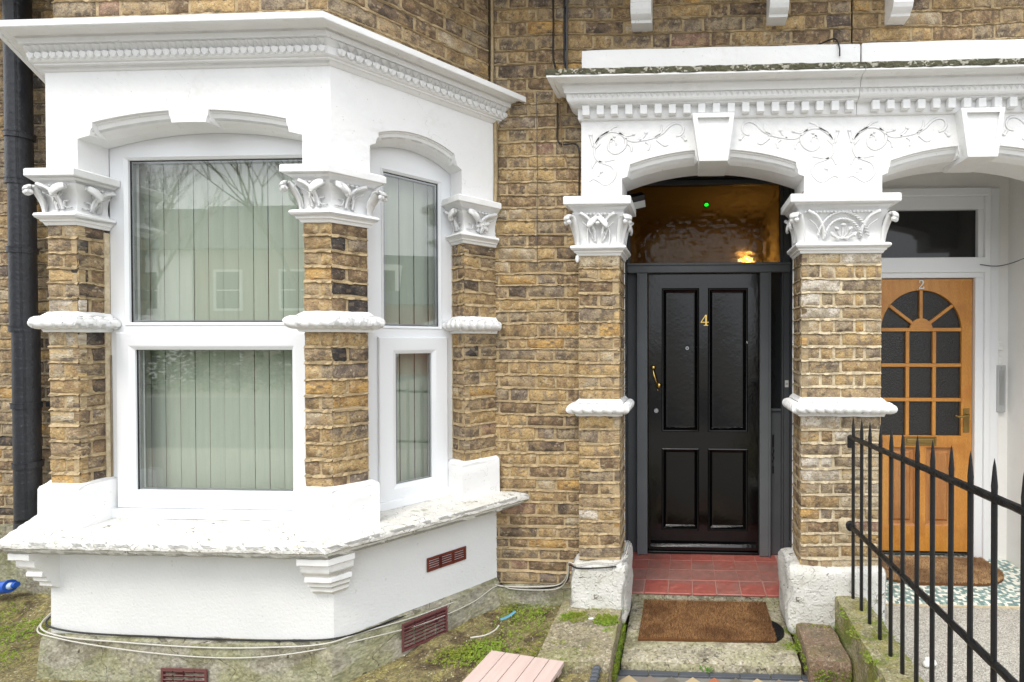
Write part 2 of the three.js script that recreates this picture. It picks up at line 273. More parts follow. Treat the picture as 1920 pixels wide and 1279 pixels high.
const cyl = (r0, r1, h, x, y, z, ax = 'y', seg = 16) => { const g = new THREE.CylinderGeometry(r1, r0, h, seg); if (ax === 'x') g.rotateZ(Math.PI / 2); if (ax === 'z') g.rotateX(Math.PI / 2); g.translate(x, y, z); return boxUV(clean(g)); };
// rough up a geometry so that a plastered or worn surface is not dead flat
function rough(g, amp, f, seed = 1) {
  const p = g.attributes.position, n3 = (x, y, z) => vn(x * f + 31, y * f + z * f * .7 + 17, 4096, seed) - .5;
  for (let i = 0; i < p.count; i++) { const x = p.getX(i), y = p.getY(i), z = p.getZ(i); p.setXYZ(i, x + amp * n3(x, y, z), y + amp * n3(y + 9, z, x), z + amp * n3(z + 5, x + 3, y)); }
  let h = g; h.deleteAttribute('normal'); h.computeVertexNormals(); h = toCreasedNormals(h, .7); return boxUV(h);
}
// box with subdivided faces, rounded and roughened: stones, plinth blocks, slabs
function stone(x0, x1, y0, y1, z0, z1, r, amp, f, seed, s = .03) {
  const w = x1 - x0, h = y1 - y0, d = z1 - z0, g = new THREE.BoxGeometry(w, h, d, Math.max(2, Math.round(w / s)), Math.max(2, Math.round(h / s)), Math.max(2, Math.round(d / s)));
  const p = g.attributes.position, a = V3();
  for (let i = 0; i < p.count; i++) {
    a.fromBufferAttribute(p, i); const q = V3(clamp(a.x, -w / 2 + r, w / 2 - r), clamp(a.y, -h / 2 + r, h / 2 - r), clamp(a.z, -d / 2 + r, d / 2 - r)), o = a.clone().sub(q);
    if (o.lengthSq() > 0) { const l = o.length(); if (l > r) o.multiplyScalar(r / l); a.copy(q).add(o); } p.setXYZ(i, a.x, a.y, a.z);
  }
  g.translate((x0 + x1) / 2, (y0 + y1) / 2, (z0 + z1) / 2);
  g.deleteAttribute('uv'); g.deleteAttribute('normal'); let m = mergeVertices(g, 1e-5); m.computeVertexNormals(); m = clean(m); return rough(m, amp, f, seed);
}
// ---------- scene graph helpers ----------
const used = {};
const numbered = n => { const k = used[n] = (used[n] ?? -1) + 1; return k ? `${n}_${String(k).padStart(3, '0')}` : n; };
function mesh(name, geo, mat, parent, label) { const m = new THREE.Mesh(geo, mat); m.name = name; m.castShadow = m.receiveShadow = true; if (label) m.userData.label = label; parent.add(m); return m; }
function meta(o, label, category, group) { o.userData.label = label; o.userData.category = category; if (group) o.userData.group = group; return o; }
function thing(name, label, category, pos = [0, 0, 0], ry = 0, group) { const g = new THREE.Group(); g.name = numbered(name); g.position.set(...pos); g.rotation.y = ry; scene.add(g); return meta(g, label, category, group); }
function solid(name, geo, mat, label, category, group) { return meta(mesh(numbered(name), geo, mat, scene), label, category, group); }
function struct(name, geo, mat, label) { const m = mesh(numbered(name), geo, mat, scene); m.userData.kind = 'structure'; if (label) m.userData.label = label; return m; }
function stuff(m) { m.userData.kind = 'stuff'; return m; }

// ---------- bricks ----------
function brickGeo(w, h, seed) {
  const r = rng(seed), J = () => (r() - .5) * .0085, c = () => .003 + r() * r() * .011, T = [], W = w / 2, H = h / 2;
  const k = [c(), c(), c(), c()];
  const o = [[-W + k[0], -H + J()], [J() * 4, -H + J() * 1.4], [W - k[1], -H + J()], [W + J() * .9, -H + k[1]], [W + J() * .9, H - k[2]], [W - k[2], H + J()], [J() * 4, H + J() * 1.2], [-W + k[3], H + J()], [-W + J() * .6, H - k[3]], [-W + J() * .6, -H + k[0]]];
  const n = o.length, ins = .003 + r() * .002, f = o.map(([x, y]) => [x - Math.sign(x) * Math.min(ins, Math.abs(x)), y - Math.sign(y) * ins, (r() - .5) * .0022]);
  const cz = .0006 + r() * .0012;
  for (let i = 0; i < n; i++) { const a = o[i], b = o[(i + 1) % n], fa = f[i], fb = f[(i + 1) % n];
    quad(T, [a[0], a[1], -.03], [b[0], b[1], -.03], [b[0], b[1], -.0035], [a[0], a[1], -.0035]);
    quad(T, [a[0], a[1], -.0035], [b[0], b[1], -.0035], fb, fa); T.push(...fa, ...fb, 0, 0, cz); }
  let g = new THREE.BufferGeometry(); g.setAttribute('position', new THREE.Float32BufferAttribute(T, 3)); g.computeVertexNormals(); g = toCreasedNormals(g, .75);
  const p = g.attributes.position, uv = [], us = Math.min(1, w / .215), uo = (1 - us) * r(); for (let i = 0; i < p.count; i++) uv.push(uo + us * (p.getX(i) / w + .5) + p.getZ(i), p.getY(i) / h + .5 + p.getZ(i));
  g.setAttribute('uv', new THREE.Float32BufferAttribute(uv, 2)); return g;
}
const STRETCH = Array.from({ length: 10 }, (_, i) => brickGeo(.215, .063, 900 + i)), HEAD = Array.from({ length: 8 }, (_, i) => brickGeo(.1025, .063, 950 + i)), CLOSER = Array.from({ length: 5 }, (_, i) => brickGeo(.05, .063, 980 + i));
const PAL = { // weights over the twelve brick colours
  mid: [5, 7, 6, 2, 4, 1.2, .8, .3, 1.2, .3, 4, .2], top: [2, 5, 4, 1, 7, 3, 1.6, .4, .8, .7, 5, .2], low: [.4, 1, 1.4, .3, 6, 8, 2.4, 1.2, .3, .2, 4, .1], warm: [8, 6, 3, 2, 2, .5, .4, .3, 3, .6, 2, 0], left: [2, 5, 5, 1, 6, 2.4, 1.2, .4, 1, .2, 5, .1],
  sooty: [.4, 1.5, .8, 0, 6, 8, 1.6, 3, 0, .2, 1, 0], pale: [2, 4, 7, 6, 1, 0, .4, 0, .4, .5, 4, 1.6], limed: [.6, 1.4, 4, 6, 1.4, .2, 1, 0, .2, .4, 4, 8], tan: [4, 7, 8, 5, 1.2, .2, .4, .1, 1.4, .4, 4, 1], pitted: [8, 6, 5, 3, 2, .8, .3, .8, 2, .4, 2, 0],
};
function pick(w, v) { let t = w.reduce((a, b) => a + b, 0) * v; for (let i = 0; i < w.length; i++) if ((t -= w[i]) <= 0) return i; return 0; }
const wav = (u, y, s) => (vn(u * 2.7 + 40, y * 4.3, 4096, s) - .5) * .012 + (vn(u * 8 + 10, y * 9, 4096, s + 1) - .5) * .004; // courses are not ruler-straight
// rows of [u0, u1] for one course
function flemish(k, u0, u1, r, ph = 0) { const out = []; let u = u0 - .336 + ((k % 2) * .168 + ph) % .336, st = true; while (u < u1) { const L = (st ? .224 : .112) + (r() - .5) * .012, a = Math.max(u0, u), b = Math.min(u1, u + L - .011); if (b - a > .03) out.push([a, b]); u += L; st = !st; } return out; }
const splitAt = (f) => (k, u0, u1) => { const c = f(k, u1 - u0); let a = u0; const o = []; for (const L of c) { o.push([a, Math.min(u1, a + L)]); a += L + .011; } o[o.length - 1][1] = u1; return o; };
// A face of brickwork: the mesh itself is the mortar bed and pointing, its children the bricks. Local frame: u along the wall, y up, z out.
function brickFace(parent, name, { o, ry = 0, u0, u1, joints, bond = flemish, pal, mortar = M.mortar, seed = 1, back = .05, ph = 0, skip, proud = .0045, label, kMin = 0 }) {
  const r = rng(seed * 7919), T = [], top = joints[0], bot = joints[joints.length - 1], list = [];
  // mortar bed
  const bed = box(u0, u1, bot, top, -back, -proud);
  // weathered pointing: an uneven wedge along every joint, proud at its lower edge
  for (const y of joints) {
    if (y === top || y === bot) continue; const m = Math.max(2, Math.round((u1 - u0) / .012)), row = []; let y_;
    for (let i = 0; i <= m; i++) { const u = u0 + (u1 - u0) * i / m, e = (vn(u * 44, y * 91, 4096, seed) - .5) * .008 + (vn(u * 9, y * 37, 4096, seed + 5) - .5) * .006, e2 = (vn(u * 52 + 50, y * 77, 4096, seed + 3) - .5) * .009 + (vn(u * 8, y * 57, 4096, seed + 6) - .5) * .005; const yw = y; y_ = yw + wav(u, yw, 77); row.push([[u, y_ + .0075 + e, -proud - .003], [u, y_ + .0035 + e * .5, -.0016 + e * .2], [u, y_ - .0066 + e2, .0062 + e2 * .25], [u, y_ - .009 + e2, -proud - .002]]); }
    for (let i = 0; i < m; i++) for (let j = 0; j < 3; j++) quad(T, row[i][j + 1], row[i + 1][j + 1], row[i + 1][j], row[i][j]);
  }
  for (let k = 0; k < joints.length - 1; k++) {
    const yt = joints[k], yb = joints[k + 1], ym = (yt + yb) / 2; let prev = null;
    for (const [a, b] of bond(k + kMin, u0, u1, r, ph)) {
      if (prev !== null && b - a > 0) { const c = (prev + a) / 2, w = (a - prev) / 2 + .002, q = (dy, s) => [c + s * w + (r() - .5) * .003, dy, -.0028 + (r() - .5) * .002]; quad(T, q(yb + .004, -1), q(yb + .004, 1), q(yt - .004, 1), q(yt - .004, -1)); }
      prev = b; if (skip && skip((a + b) / 2, ym, a, b)) { r(); continue; }
      list.push([a, b, yb, yt, k]);
    }
  }
  const geo = T.length ? merge([bed, finish(T, .5)]) : bed, wall = mesh(name, geo, mortar, parent, label);
  wall.position.set(...o); wall.rotation.y = ry;
  for (const [a, b, yb, yt] of list) {
    const w = b - a - (b - a > .04 ? .001 : 0), h = yt - yb - .0122 + (r() - .5) * .005, set = w > .15 ? STRETCH : w > .068 ? HEAD : CLOSER, nom = w > .15 ? .215 : w > .068 ? .1025 : .05;
    const ci = pick(pal((a + b) / 2, (yt + yb) / 2), r()), m = new THREE.Mesh(set[Math.floor(r() * set.length)], M.brick[ci][Math.floor(r() * 3)]);
    m.name = 'brick'; m.castShadow = m.receiveShadow = true; m.scale.set(w / nom, h / .063, 1);
    const um = (a + b) / 2, wt = wav(um, yt, 77), wb = wav(um, yb, 77); m.scale.y *= 1 + (wt - wb) / h; m.position.set(um, (yb + yt) / 2 + (wt + wb) / 2 + (r() - .5) * .003, (r() - .5) * .004); m.rotation.z = (r() - .5) * .02 + (r() < .5 ? Math.PI : 0); m.rotation.y = (r() - .5) * .01; wall.add(m);
  }
  return wall;
}
// ---------- the two houses ----------
const house = thing('terraced_house', 'yellow brick terraced house with white bay window and black front door numbered 4', 'house');
const house2 = thing('terraced_house', 'neighbouring house with golden wooden glazed door numbered 2 behind the railing', 'house');
const AL = 52 * Math.PI / 180, ZB = .66, CX = -1.619, LX = -2.993, CL = ZB / Math.sin(AL), EX = CX + ZB / Math.tan(AL), WX = LX - ZB / Math.tan(AL);
const cantP = (s, o = 0) => [CX + s * Math.cos(AL) + o * Math.sin(AL), ZB - s * Math.sin(AL) + o * Math.cos(AL)];
const onCant = g => { g.rotateY(AL); g.translate(CX, 0, ZB); return g; };
const BAYPATH = [[WX, 0], [LX, ZB], [CX, ZB], [EX, 0]], TRIMPATH = [[WX - .0925, -.118], [LX, ZB], [CX, ZB], [EX + .0925, -.118]];
const JM = [3.797, 3.72, 3.645, 3.57, 3.493, 3.417, 3.334, 3.25, 3.175, 3.094, 3.02, 2.948, 2.876, 2.799, 2.722, 2.641, 2.569, 2.492, 2.415, 2.342, 2.271, 2.192, 2.122, 2.042, 1.964, 1.897, 1.819, 1.748, 1.677, 1.593, 1.525, 1.452, 1.372, 1.296, 1.217, 1.144, 1.072, .994, .921, .846, .773, .702, .634, .556, .493, .424, .361, .292, .224, .15];
// main wall faces
const palMain = (u, y) => y > 2.95 ? PAL.top : y > 2.62 ? PAL.top : y > 2.3 ? PAL.mid : y > 1.15 ? PAL.mid : y > .72 ? PAL.warm : y > .45 ? PAL.left : PAL.low;
brickFace(house, 'brick_wall', { o: [0, 0, 0], u0: -1.13, u1: -.575, joints: JM.slice(10), pal: palMain, seed: 11, ph: .05 });
brickFace(house, 'brick_wall', { o: [0, 0, 0], u0: -1.13, u1: .93, joints: JM.slice(0, 11), pal: palMain, seed: 12, ph: .05 });
brickFace(house2, 'brick_wall', { o: [0, 0, 0], u0: .942, u1: 2.3, joints: JM.slice(0, 11), pal: palMain, seed: 13, ph: .1 });
brickFace(house, 'brick_wall', { o: [0, 0, 0], u0: -4.72, u1: -3.6, joints: JM, pal: (u, y) => y > 2.2 ? PAL.left : y > .8 ? PAL.left : PAL.top, seed: 14, mortar: M.mortarDark });
const JB = Array.from({ length: 11 }, (_, i) => 3.7925 - i * .0775);
brickFace(house, 'brick_wall', { o: [LX + .015, 0, ZB - .02], u0: 0, u1: CX - LX - .025, joints: JB, pal: () => PAL.top, seed: 15 });
{ const p = cantP(0, -.02); brickFace(house, 'brick_wall', { o: [p[0], 0, p[1]], ry: AL, u0: 0, u1: CL - .03, joints: JB, pal: (u, y) => PAL.top, seed: 16 }); }
mesh('mortar_fillet', taper([V3(-1.118, 3.6, .005), V3(-1.116, 3.3, .006), V3(-1.119, 3.0, .005)], () => [.011, .006], V3(0, 0, 1), 10, 6), M.mortar, house);
mesh('mortar_fillet', taper([V3(-1.098, 2.84, .012), V3(-1.095, 2.6, .012), V3(-1.098, 2.36, .012)], () => [.013, .006], V3(0, 0, 1), 10, 6), M.mortar, house);
// masonry behind the faces, rooms and hall closed off behind it
{
  const c = [box(-4.9, -3.25, -.3, 3.85, -.25, -.045), box(-1.3, -.425, -.3, 3.85, -.25, -.045), box(-3.25, -1.3, 2.9, 3.85, -.25, -.045), box(-3.25, -1.3, -.3, .55, -.25, -.045), box(-.425, .93, 2.78, 3.85, -.25, -.045), box(.755, .93, -.3, 2.78, -.25, -.045),
    box(-4.9, .93, -.3, 3.85, -3.25, -3.1), box(-4.9, -4.75, -.3, 3.85, -3.1, -.25), box(-4.9, .93, 3.86, 3.95, -3.25, .7), box(-4.9, .93, -.32, -.305, -3.25, .0)];
  mesh('inner_wall', merge(c), M.mortarDark, house);
  mesh('interior', merge([box(-4.7, -.6, .3, .34, -3.1, -.25), box(-4.7, -.6, 2.95, 3.0, -3.1, -.25), box(-.6, -.55, -.2, 3.2, -3.1, -.26), box(.86, .9, -.2, 3.2, -3.1, -.26), box(-.55, .86, 2.95, 3.0, -3.1, -.92), box(-.55, .86, -.04, 0, -3.1, -.9)]), M.room, house);
  const d = [box(.935, 1.0, -.3, 3.85, -.25, -.045), box(1.0, 2.36, 2.80, 3.85, -.25, -.045), box(2.36, 3.4, -.3, 3.85, -.25, -.045), box(.935, 3.4, -.3, 3.85, -3.25, -3.1), box(3.3, 3.4, -.3, 3.85, -3.1, -.25), box(.935, 3.4, 3.86, 3.95, -3.25, .3), box(.935, .98, -.3, 3.85, -3.1, -.26)];
  mesh('inner_wall', merge(d), M.mortarDark, house2);
  mesh('hall_floor', box(.98, 3.3, -.04, 0, -3.1, -.92), M.room, house2); mesh('hall_ceiling', box(.98, 3.3, 2.95, 3.0, -3.1, -.92), M.room, house2);
}
// ---------- bay window ----------
const BU = [2.121, 2.055, 1.984, 1.915, 1.846, 1.775, 1.70], BL = [1.622, 1.549, 1.475, 1.398, 1.321, 1.249, 1.174, 1.099, 1.024, .952, .883];
const alt = (a) => splitAt((k, L) => k % 2 ? [L] : [L * a - .011, L * (1 - a)]), altB = (a) => splitAt((k, L) => k % 2 ? [L * a - .011, L * (1 - a)] : [L]);
{
  let sd = 40; const face = (o, ry, u0, u1, bond, palU, palL, mortar = M.mortar) => { brickFace(house, 'bay_pier', { o, ry, u0, u1, joints: BU, bond, pal: () => palU, seed: sd++, mortar, back: .03 }); brickFace(house, 'bay_pier', { o, ry, u0, u1, joints: BL, bond, pal: (u, y) => y > 1.4 ? palU : palL, seed: sd++, mortar, back: .03 }); };
  face([LX, 0, ZB], 0, 0, .15, alt(.55), PAL.pale, PAL.pitted); face([LX + .15, 0, ZB], Math.PI / 2, 0, .11, altB(.5), PAL.sooty, PAL.sooty);
  face([-1.751, 0, ZB], 0, 0, .132, alt(.6), PAL.tan, PAL.pitted); face([CX, 0, ZB], AL, 0, .153, altB(.45), PAL.sooty, PAL.pitted);
  face([CX, 0, ZB], AL, .642, .842, altB(.5), PAL.left, PAL.warm); const p = cantP(.642); face([p[0], 0, p[1]], AL - Math.PI / 2, -.13, 0, splitAt((k, L) => k % 2 ? [L] : [L * .4, L * .5]), PAL.mid, PAL.mid);
  const core = (pts, y0, y1) => { const g = extr(poly(pts), y1 - y0); g.rotateX(Math.PI / 2); g.translate(0, y1, 0); return boxUV(g); }; // pts are [x, z]
  const cc = [core([[LX + .01, ZB - .012], [LX + .14, ZB - .012], [LX + .14, .54], [LX - .05, .54]], .6, 2.4), core([[-1.74, ZB - .012], [CX - .004, ZB - .012], cantP(.145, -.012), cantP(.145, -.125), [-1.74, .535]], .6, 2.4), core([cantP(.652, -.012), cantP(.83, -.012), cantP(.83, -.16), cantP(.652, -.16)], .6, 2.4)];
  mesh('pier_core', merge(cc), M.mortarDark, house);
  // left cant (turned away from the street view): rendered wall closing the bay
  const lc = core([[WX, 0], [LX, ZB - .006], [LX + .13, ZB - .13], [WX + .16, 0]], .6, 2.83); mesh('bay_side_wall', lc, M.paint, house);
  mesh('reveal_render', merge([box(LX + .148, LX + .1545, .9, 2.1, .528, .553, .002), onCant(box(.6385, .6425, .9, 2.1, -.16, -.128, .001))]), M.mortarPale, house);
  // ceiling and floor of the bay
  const plan = [[WX, -.1], [WX, 0], [LX, ZB - .14], [CX - .1, ZB - .14], [EX - .12, 0], [EX - .12, -.1]];
  mesh('bay_ceiling', core(plan, 2.72, 2.83), M.plaster, house);
  mesh('bay_floor', core(plan, .45, .55), M.room, house);
  mesh('bay_roof', core([[WX, -.02], [LX + .01, ZB - .03], [CX - .01, ZB - .03], [EX, -.02]], 3.8, 3.852), M.mortarDark, house);
}
// fascia with a shallow arched head; arris cut back to a moulded chamfer between stops
function archPanel({ x0, x1, yb, yt, a, b, ys, yc, t, ch, stops }) {
  const W = b - a, rise = yc - ys, R = (W * W / 4 + rise * rise) / (2 * rise), cx = (a + b) / 2, cy = yc - R, arc = x => cy + Math.sqrt(R * R - (x - cx) ** 2);
  const F = [[1, 0], [1, -.012], [.86, -.013], [.80, -.02], [.66, -.024], [.52, -.026], [.36, -.034], [.2, -.05], [0, -.075]];
  const xs = []; const n = 60; for (let i = 0; i <= n; i++) xs.push(a + W * i / n); for (const [s, e] of stops) xs.push(s - .014, s - .009, s - .004, s, e, e + .004, e + .009, e + .014); xs.sort((p, q) => p - q);
  const on = x => { let v = 0; for (const [s, e] of stops) { if (x >= s && x <= e) v = 1; else if (x > s - .014 && x < s) v = Math.max(v, Math.sqrt(Math.max(0, 1 - ((s - x) / .014) ** 2)) * .55); else if (x < e + .014 && x > e) v = Math.max(v, Math.sqrt(Math.max(0, 1 - ((x - e) / .014) ** 2)) * .55); } return v; };
  const prof = xs.map(x => { const k = on(x), y = arc(x); return F.map(([h, z]) => [x, y + h * ch * k, z * k]).concat([[x, y, -t]]); });
  const T = []; for (let i = 0; i < xs.length - 1; i++) { if (xs[i + 1] - xs[i] < 1e-6) continue; for (let j = 0; j < F.length; j++) quad(T, prof[i][j], prof[i + 1][j], prof[i + 1][j + 1], prof[i][j + 1]); }
  const jy = yb; quad(T, [a, jy, 0], [a, ys, 0], [a, ys, -t], [a, jy, -t]); quad(T, [b, jy, 0], [b, ys, 0], [b, ys, -t], [b, jy, -t]);
  const outl = [[x0, yb], [a, yb], ...prof.map(p => [p[0][0], p[0][1]]), [b, yb], [x1, yb], [x1, yt], [x0, yt]], back = [[x0, yb], [a, yb], ...xs.map(x => [x, arc(x)]), [b, yb], [x1, yb], [x1, yt], [x0, yt]];
  const tri = (pts, z) => { const P = []; for (const p of pts) { const l = P[P.length - 1]; if (!l || Math.hypot(p[0] - l[0], p[1] - l[1]) > 1e-5) P.push(p); } const s = P.map(p => V2(p[0], p[1])); for (const f of THREE.ShapeUtils.triangulateShape(s, [])) for (const i of f) T.push(P[i][0], P[i][1], z); };
  tri(outl, 0); tri(back, -t);
  quad(T, [x0, yb, 0], [x0, yt, 0], [x0, yt, -t], [x0, yb, -t]); quad(T, [x1, yb, 0], [x1, yt, 0], [x1, yt, -t], [x1, yb, -t]); quad(T, [x0, yt, 0], [x1, yt, 0], [x1, yt, -t], [x0, yt, -t]); quad(T, [x0, yb, 0], [a, yb, 0], [a, yb, -t], [x0, yb, -t]); quad(T, [b, yb, 0], [x1, yb, 0], [x1, yb, -t], [b, yb, -t]);
  return finish(T, .35);
}
{
  const f = archPanel({ x0: LX, x1: CX, yb: 2.36, yt: 2.835, a: -2.838, b: -1.753, ys: 2.515, yc: 2.583, t: .13, ch: .058, stops: [[-2.765, -2.392], [-2.198, -1.83]] }); f.translate(0, 0, ZB); mesh('frieze', f, M.paint, house);
  const g = archPanel({ x0: 0, x1: CL + .03, yb: 2.36, yt: 2.835, a: .165, b: .632, ys: 2.512, yc: 2.585, t: .13, ch: .05, stops: [[.205, .59]] }); mesh('frieze', onCant(g), M.paint, house);
}
// bay cornice
{
  const P = [[-.02, 2.825], [.004, 2.826], [.012, 2.832], [.02, 2.841], [.03, 2.844], [.03, 2.852], [.04, 2.854], [.045, 2.859], [.045, 2.892], [.06, 2.913], [.06, 2.919], [.072, 2.92], [.073, 2.93], [.077, 2.94], [.084, 2.948], [.095, 2.9545], [.11, 2.958], [.124, 2.959], [.126, 2.951], [.142, 2.951], [.144, 2.954], [.144, 2.981], [.134, 2.985], [0, 2.998], [-.05, 2.998], [-.05, 2.825]];
  mesh('cornice', sweep(P, TRIMPATH, { crease: .4 }), M.paint, house);
  // carved band: a row of small triangular cuts over a row of scallops
  const T = [], seg = (A, B) => {
    const L = Math.hypot(B[0] - A[0], B[1] - A[1]), d = [(B[0] - A[0]) / L, (B[1] - A[1]) / L], nn = [-d[1], d[0]], q = (s, y, o) => [A[0] + d[0] * s + nn[0] * o, y, A[1] + d[1] * s + nn[1] * o];
    const m = Math.round(L / .0362), p = L / m;
    for (let i = 0; i < m; i++) {
      const s = i * p, c = s + p / 2, yt = 2.916, ym = 2.886, yb = 2.861;
      // pyramid cut tooth
      const a = q(s, yt, .059), b = q(s + p, yt, .059), e = q(c, ym + .002, .046), tip = q(c, yt - .007, .076);
      T.push(...a, ...tip, ...b, ...a, ...e, ...tip, ...tip, ...e, ...b);
      // scallop
      let pr = null; for (let k = 0; k <= 8; k++) { const f = Math.PI * k / 8, o = [s + p / 2 - Math.cos(f) * p * .46, ym - Math.sin(f) * (ym - yb)]; if (pr) { const u = q(pr[0], pr[1], .055), v = q(o[0], o[1], .055), u2 = q(pr[0], pr[1], .04), v2 = q(o[0], o[1], .04), cc = q(c, ym + .002, .061); T.push(...cc, ...u, ...v); quad(T, u, v, v2, u2); } pr = o; }
    }
  };
  seg([LX - .02, ZB], [CX + .018, ZB]); const e = cantP(CL + .05); seg([CX + .012, ZB - .004], e);
  stuff(mesh('carved_band', finish(T, .3), M.paint, house, 'band of small triangular teeth over scallops under the bay cornice'));
}
// ---------- capitals, rope bands, pier bases ----------
function offsetPath(path) { const N = path.length, n = []; const dir = (a, b) => { const dx = b[0] - a[0], dz = b[1] - a[1], l = Math.hypot(dx, dz); return [dx / l, dz / l]; }; for (let i = 0; i < N; i++) { const d0 = i ? dir(path[i - 1], path[i]) : dir(path[0], path[1]), d1 = i < N - 1 ? dir(path[i], path[i + 1]) : d0, a = [-d0[1], d0[0]], b = [-d1[1], d1[0]], k = 1 + a[0] * b[0] + a[1] * b[1]; n.push([(a[0] + b[0]) / k, (a[1] + b[1]) / k]); } return n; }
function capital(parent, path, y0, y1, { fan = -1, drop = false, ab = .062, mini = 1, omega = [], plain = false, star = -1 } = {}) {
  const h = y1 - y0, cap = mesh('capital', merge([
    sweep([[-.02, y0 - .002], [.006, y0], [.012, y0 + .012], [.02, y0 + .016], [.022, y0 + .024], [.034, y0 + .03], [.04, y0 + .04], [.037, y0 + .05], [.026, y0 + .055], [.01, y0 + .057], [.0, y0 + .075], [-.002, y0 + h * .4], [.0, y0 + h * .52], [.008, y0 + h * .62], [.022, y0 + h * .70], [.03, y0 + h * .74], [-.02, y0 + h * .74]], path, { crease: .6 }),
    sweep([[-.03, y1 - h * .265], [.018, y1 - h * .265], [.022, y1 - h * .24], [.034, y1 - h * .2], [.046, y1 - h * .17], [.05, y1 - h * .15], [ab - .002, y1 - h * .145], [ab, y1 - h * .135], [ab, y1 - .006], [ab - .006, y1], [-.03, y1 + .002]], path, { crease: .5 })]), M.paint, parent);
  const nrm = offsetPath(path), ya = y0 + .058, yt = y1 - h * .28, H = yt - ya;
  for (let i = 0; i < path.length; i++) { // curled leaf under each corner
    const end = i === 0 || i === path.length - 1; if (end || omega.includes(i)) continue;
    const c = path[i], n = nrm[i], q = (o, y) => V3(c[0] + n[0] * o, y, c[1] + n[1] * o), l = Math.hypot(n[0], n[1]), ref = V3(n[0] / l, 0, n[1] / l);
    const lf = [taper([q(.004, ya), q(.008, ya + H * .3), q(.02, ya + H * .62), q(.036, ya + H * .88), q(.05, ya + H * .88), q(.055, ya + H * .74)], t => [(.016 + .022 * Math.sin(Math.PI * Math.min(1, t * .8 + .1))) * mini, .008 + .005 * t], ref, 18, 9)];
    const tn = V3(-ref.z, 0, ref.x); for (const s of [-1, 1]) { const p = q(.05, ya + H * .7).addScaledVector(tn, s * .014 * mini); lf.push(blob(p.x, p.y, p.z, .0135 * mini, .0145, .0135 * mini)); }
    mesh('corner_leaf', merge(lf), M.paint, cap);
  }
  for (const i of omega) { // two arches of leaf meeting at the corner over a pair of drooping tips
    const c = path[i], n = nrm[i], l = Math.hypot(n[0], n[1]), ref = V3(n[0] / l, 0, n[1] / l), parts = [];
    for (const s of [-1, 1]) {
      const e = path[i + s], L = Math.hypot(e[0] - c[0], e[1] - c[1]), d = [(e[0] - c[0]) / L, (e[1] - c[1]) / L], m = s > 0 ? [-d[1], d[0]] : [d[1], -d[0]], w = Math.min(.085, L * .62), q = (u, y, o) => V3(c[0] + d[0] * u + m[0] * o, y, c[1] + d[1] * u + m[1] * o), F = V3(m[0], 0, m[1]);
      parts.push(taper([q(w, ya + H * .1, .012), q(w * 1.02, ya + H * .45, .018), q(w * .72, ya + H * .8, .03), q(w * .1, ya + H, .04)], t => [.0075, .01], F, 14, 7));
      parts.push(taper([q(w * .8, ya + H * .25, .012), q(w * .82, ya + H * .5, .016), q(w * .55, ya + H * .74, .024)], t => [.0045, .006], F, 8, 6));
      parts.push(taper([q(.0, ya + H * .93, .046), q(w * .3, ya + H * .86, .054), q(w * .58, ya + H * .68, .056), q(w * .66, ya + H * .56, .048)], t => [.016 * Math.sin(Math.PI * (.2 + .7 * t)) + .004, .009], F, 12, 8));
      parts.push(blob(...q(w * .62, ya + H * .6, .05).toArray(), .013, .012, .012));
      parts.push(taper([q(w * .15, ya + H * .18, .01), q(w * .5, ya + H * .22, .012), q(w * .55, ya + H * .42, .012), q(w * .3, ya + H * .45, .01)], () => [.004, .005], F, 8, 6));
    }
    mesh('corner_leaf', merge(parts), M.paint, cap);
  }
  for (let i = 0; i < path.length - 1; i++) { // ribs and middle ornament on each face
    const A = path[i], B = path[i + 1], L = Math.hypot(B[0] - A[0], B[1] - A[1]); if (L < .07) continue;
    const d = [(B[0] - A[0]) / L, (B[1] - A[1]) / L], n = [-d[1], d[0]], q = (s, y, o) => V3(A[0] + d[0] * s + n[0] * o, y, A[1] + d[1] * s + n[1] * o), ref = V3(n[0], 0, n[1]), parts = [];
    const flip = s => s < 0 ? L : 0;
    const arm = Math.min(.12, L * (plain ? .62 : .42));
    for (const s of [-1, 1]) { if (omega.includes(s < 0 ? i + 1 : i)) continue; const base = s < 0 ? L : 0, S = v => base + (s < 0 ? -v : v);
      parts.push(taper([q(S(arm), ya + H * .12, .012), q(S(arm * .92), ya + H * .5, .022), q(S(arm * .62), ya + H * .84, .036), q(S(arm * .2), ya + H * .99, .05)], t => [.008 + .003 * t, .011], ref, 12, 7));
      parts.push(taper([q(S(arm * .8), ya + H * .3, .014), q(S(arm * .6), ya + H * .56, .022), q(S(arm * .3), ya + H * .72, .036)], t => [.004, .006], ref, 8, 6));
    }
    if (fan === i) { // palmette inside two rope arches
      const c = L / 2, cy = ya + H * .06;
      for (const [R1, R2, rr, m] of [[.135, .142, .0125, 24], [.098, .108, .012, 20]]) for (let k = 0; k < m; k++) { const f = Math.PI * (.06 + .88 * k / (m - 1)), p = q(c - Math.cos(f) * R1, cy + Math.sin(f) * R2 * (H / .155), .024); const g = new THREE.SphereGeometry(1, 7, 5); g.scale(rr * 1.25, rr * .52, rr); g.rotateZ(-(f - Math.PI / 2) * .9 + .5); g.translate(p.x, p.y, p.z); parts.push(boxUV(clean(g))); }
      for (let k = 0; k < 5; k++) { const f = Math.PI * (.14 + .72 * k / 4), R = k === 2 ? .085 : .074; parts.push(taper([q(c, cy + .012, .014), q(c - Math.cos(f) * R * .5, cy + Math.sin(f) * R * .55, .02), q(c - Math.cos(f) * R * .9, cy + Math.sin(f) * R, .034), q(c - Math.cos(f) * R, cy + Math.sin(f) * R * .9, .042)], t => [.005 + .012 * t, .006], ref, 8, 6)); }
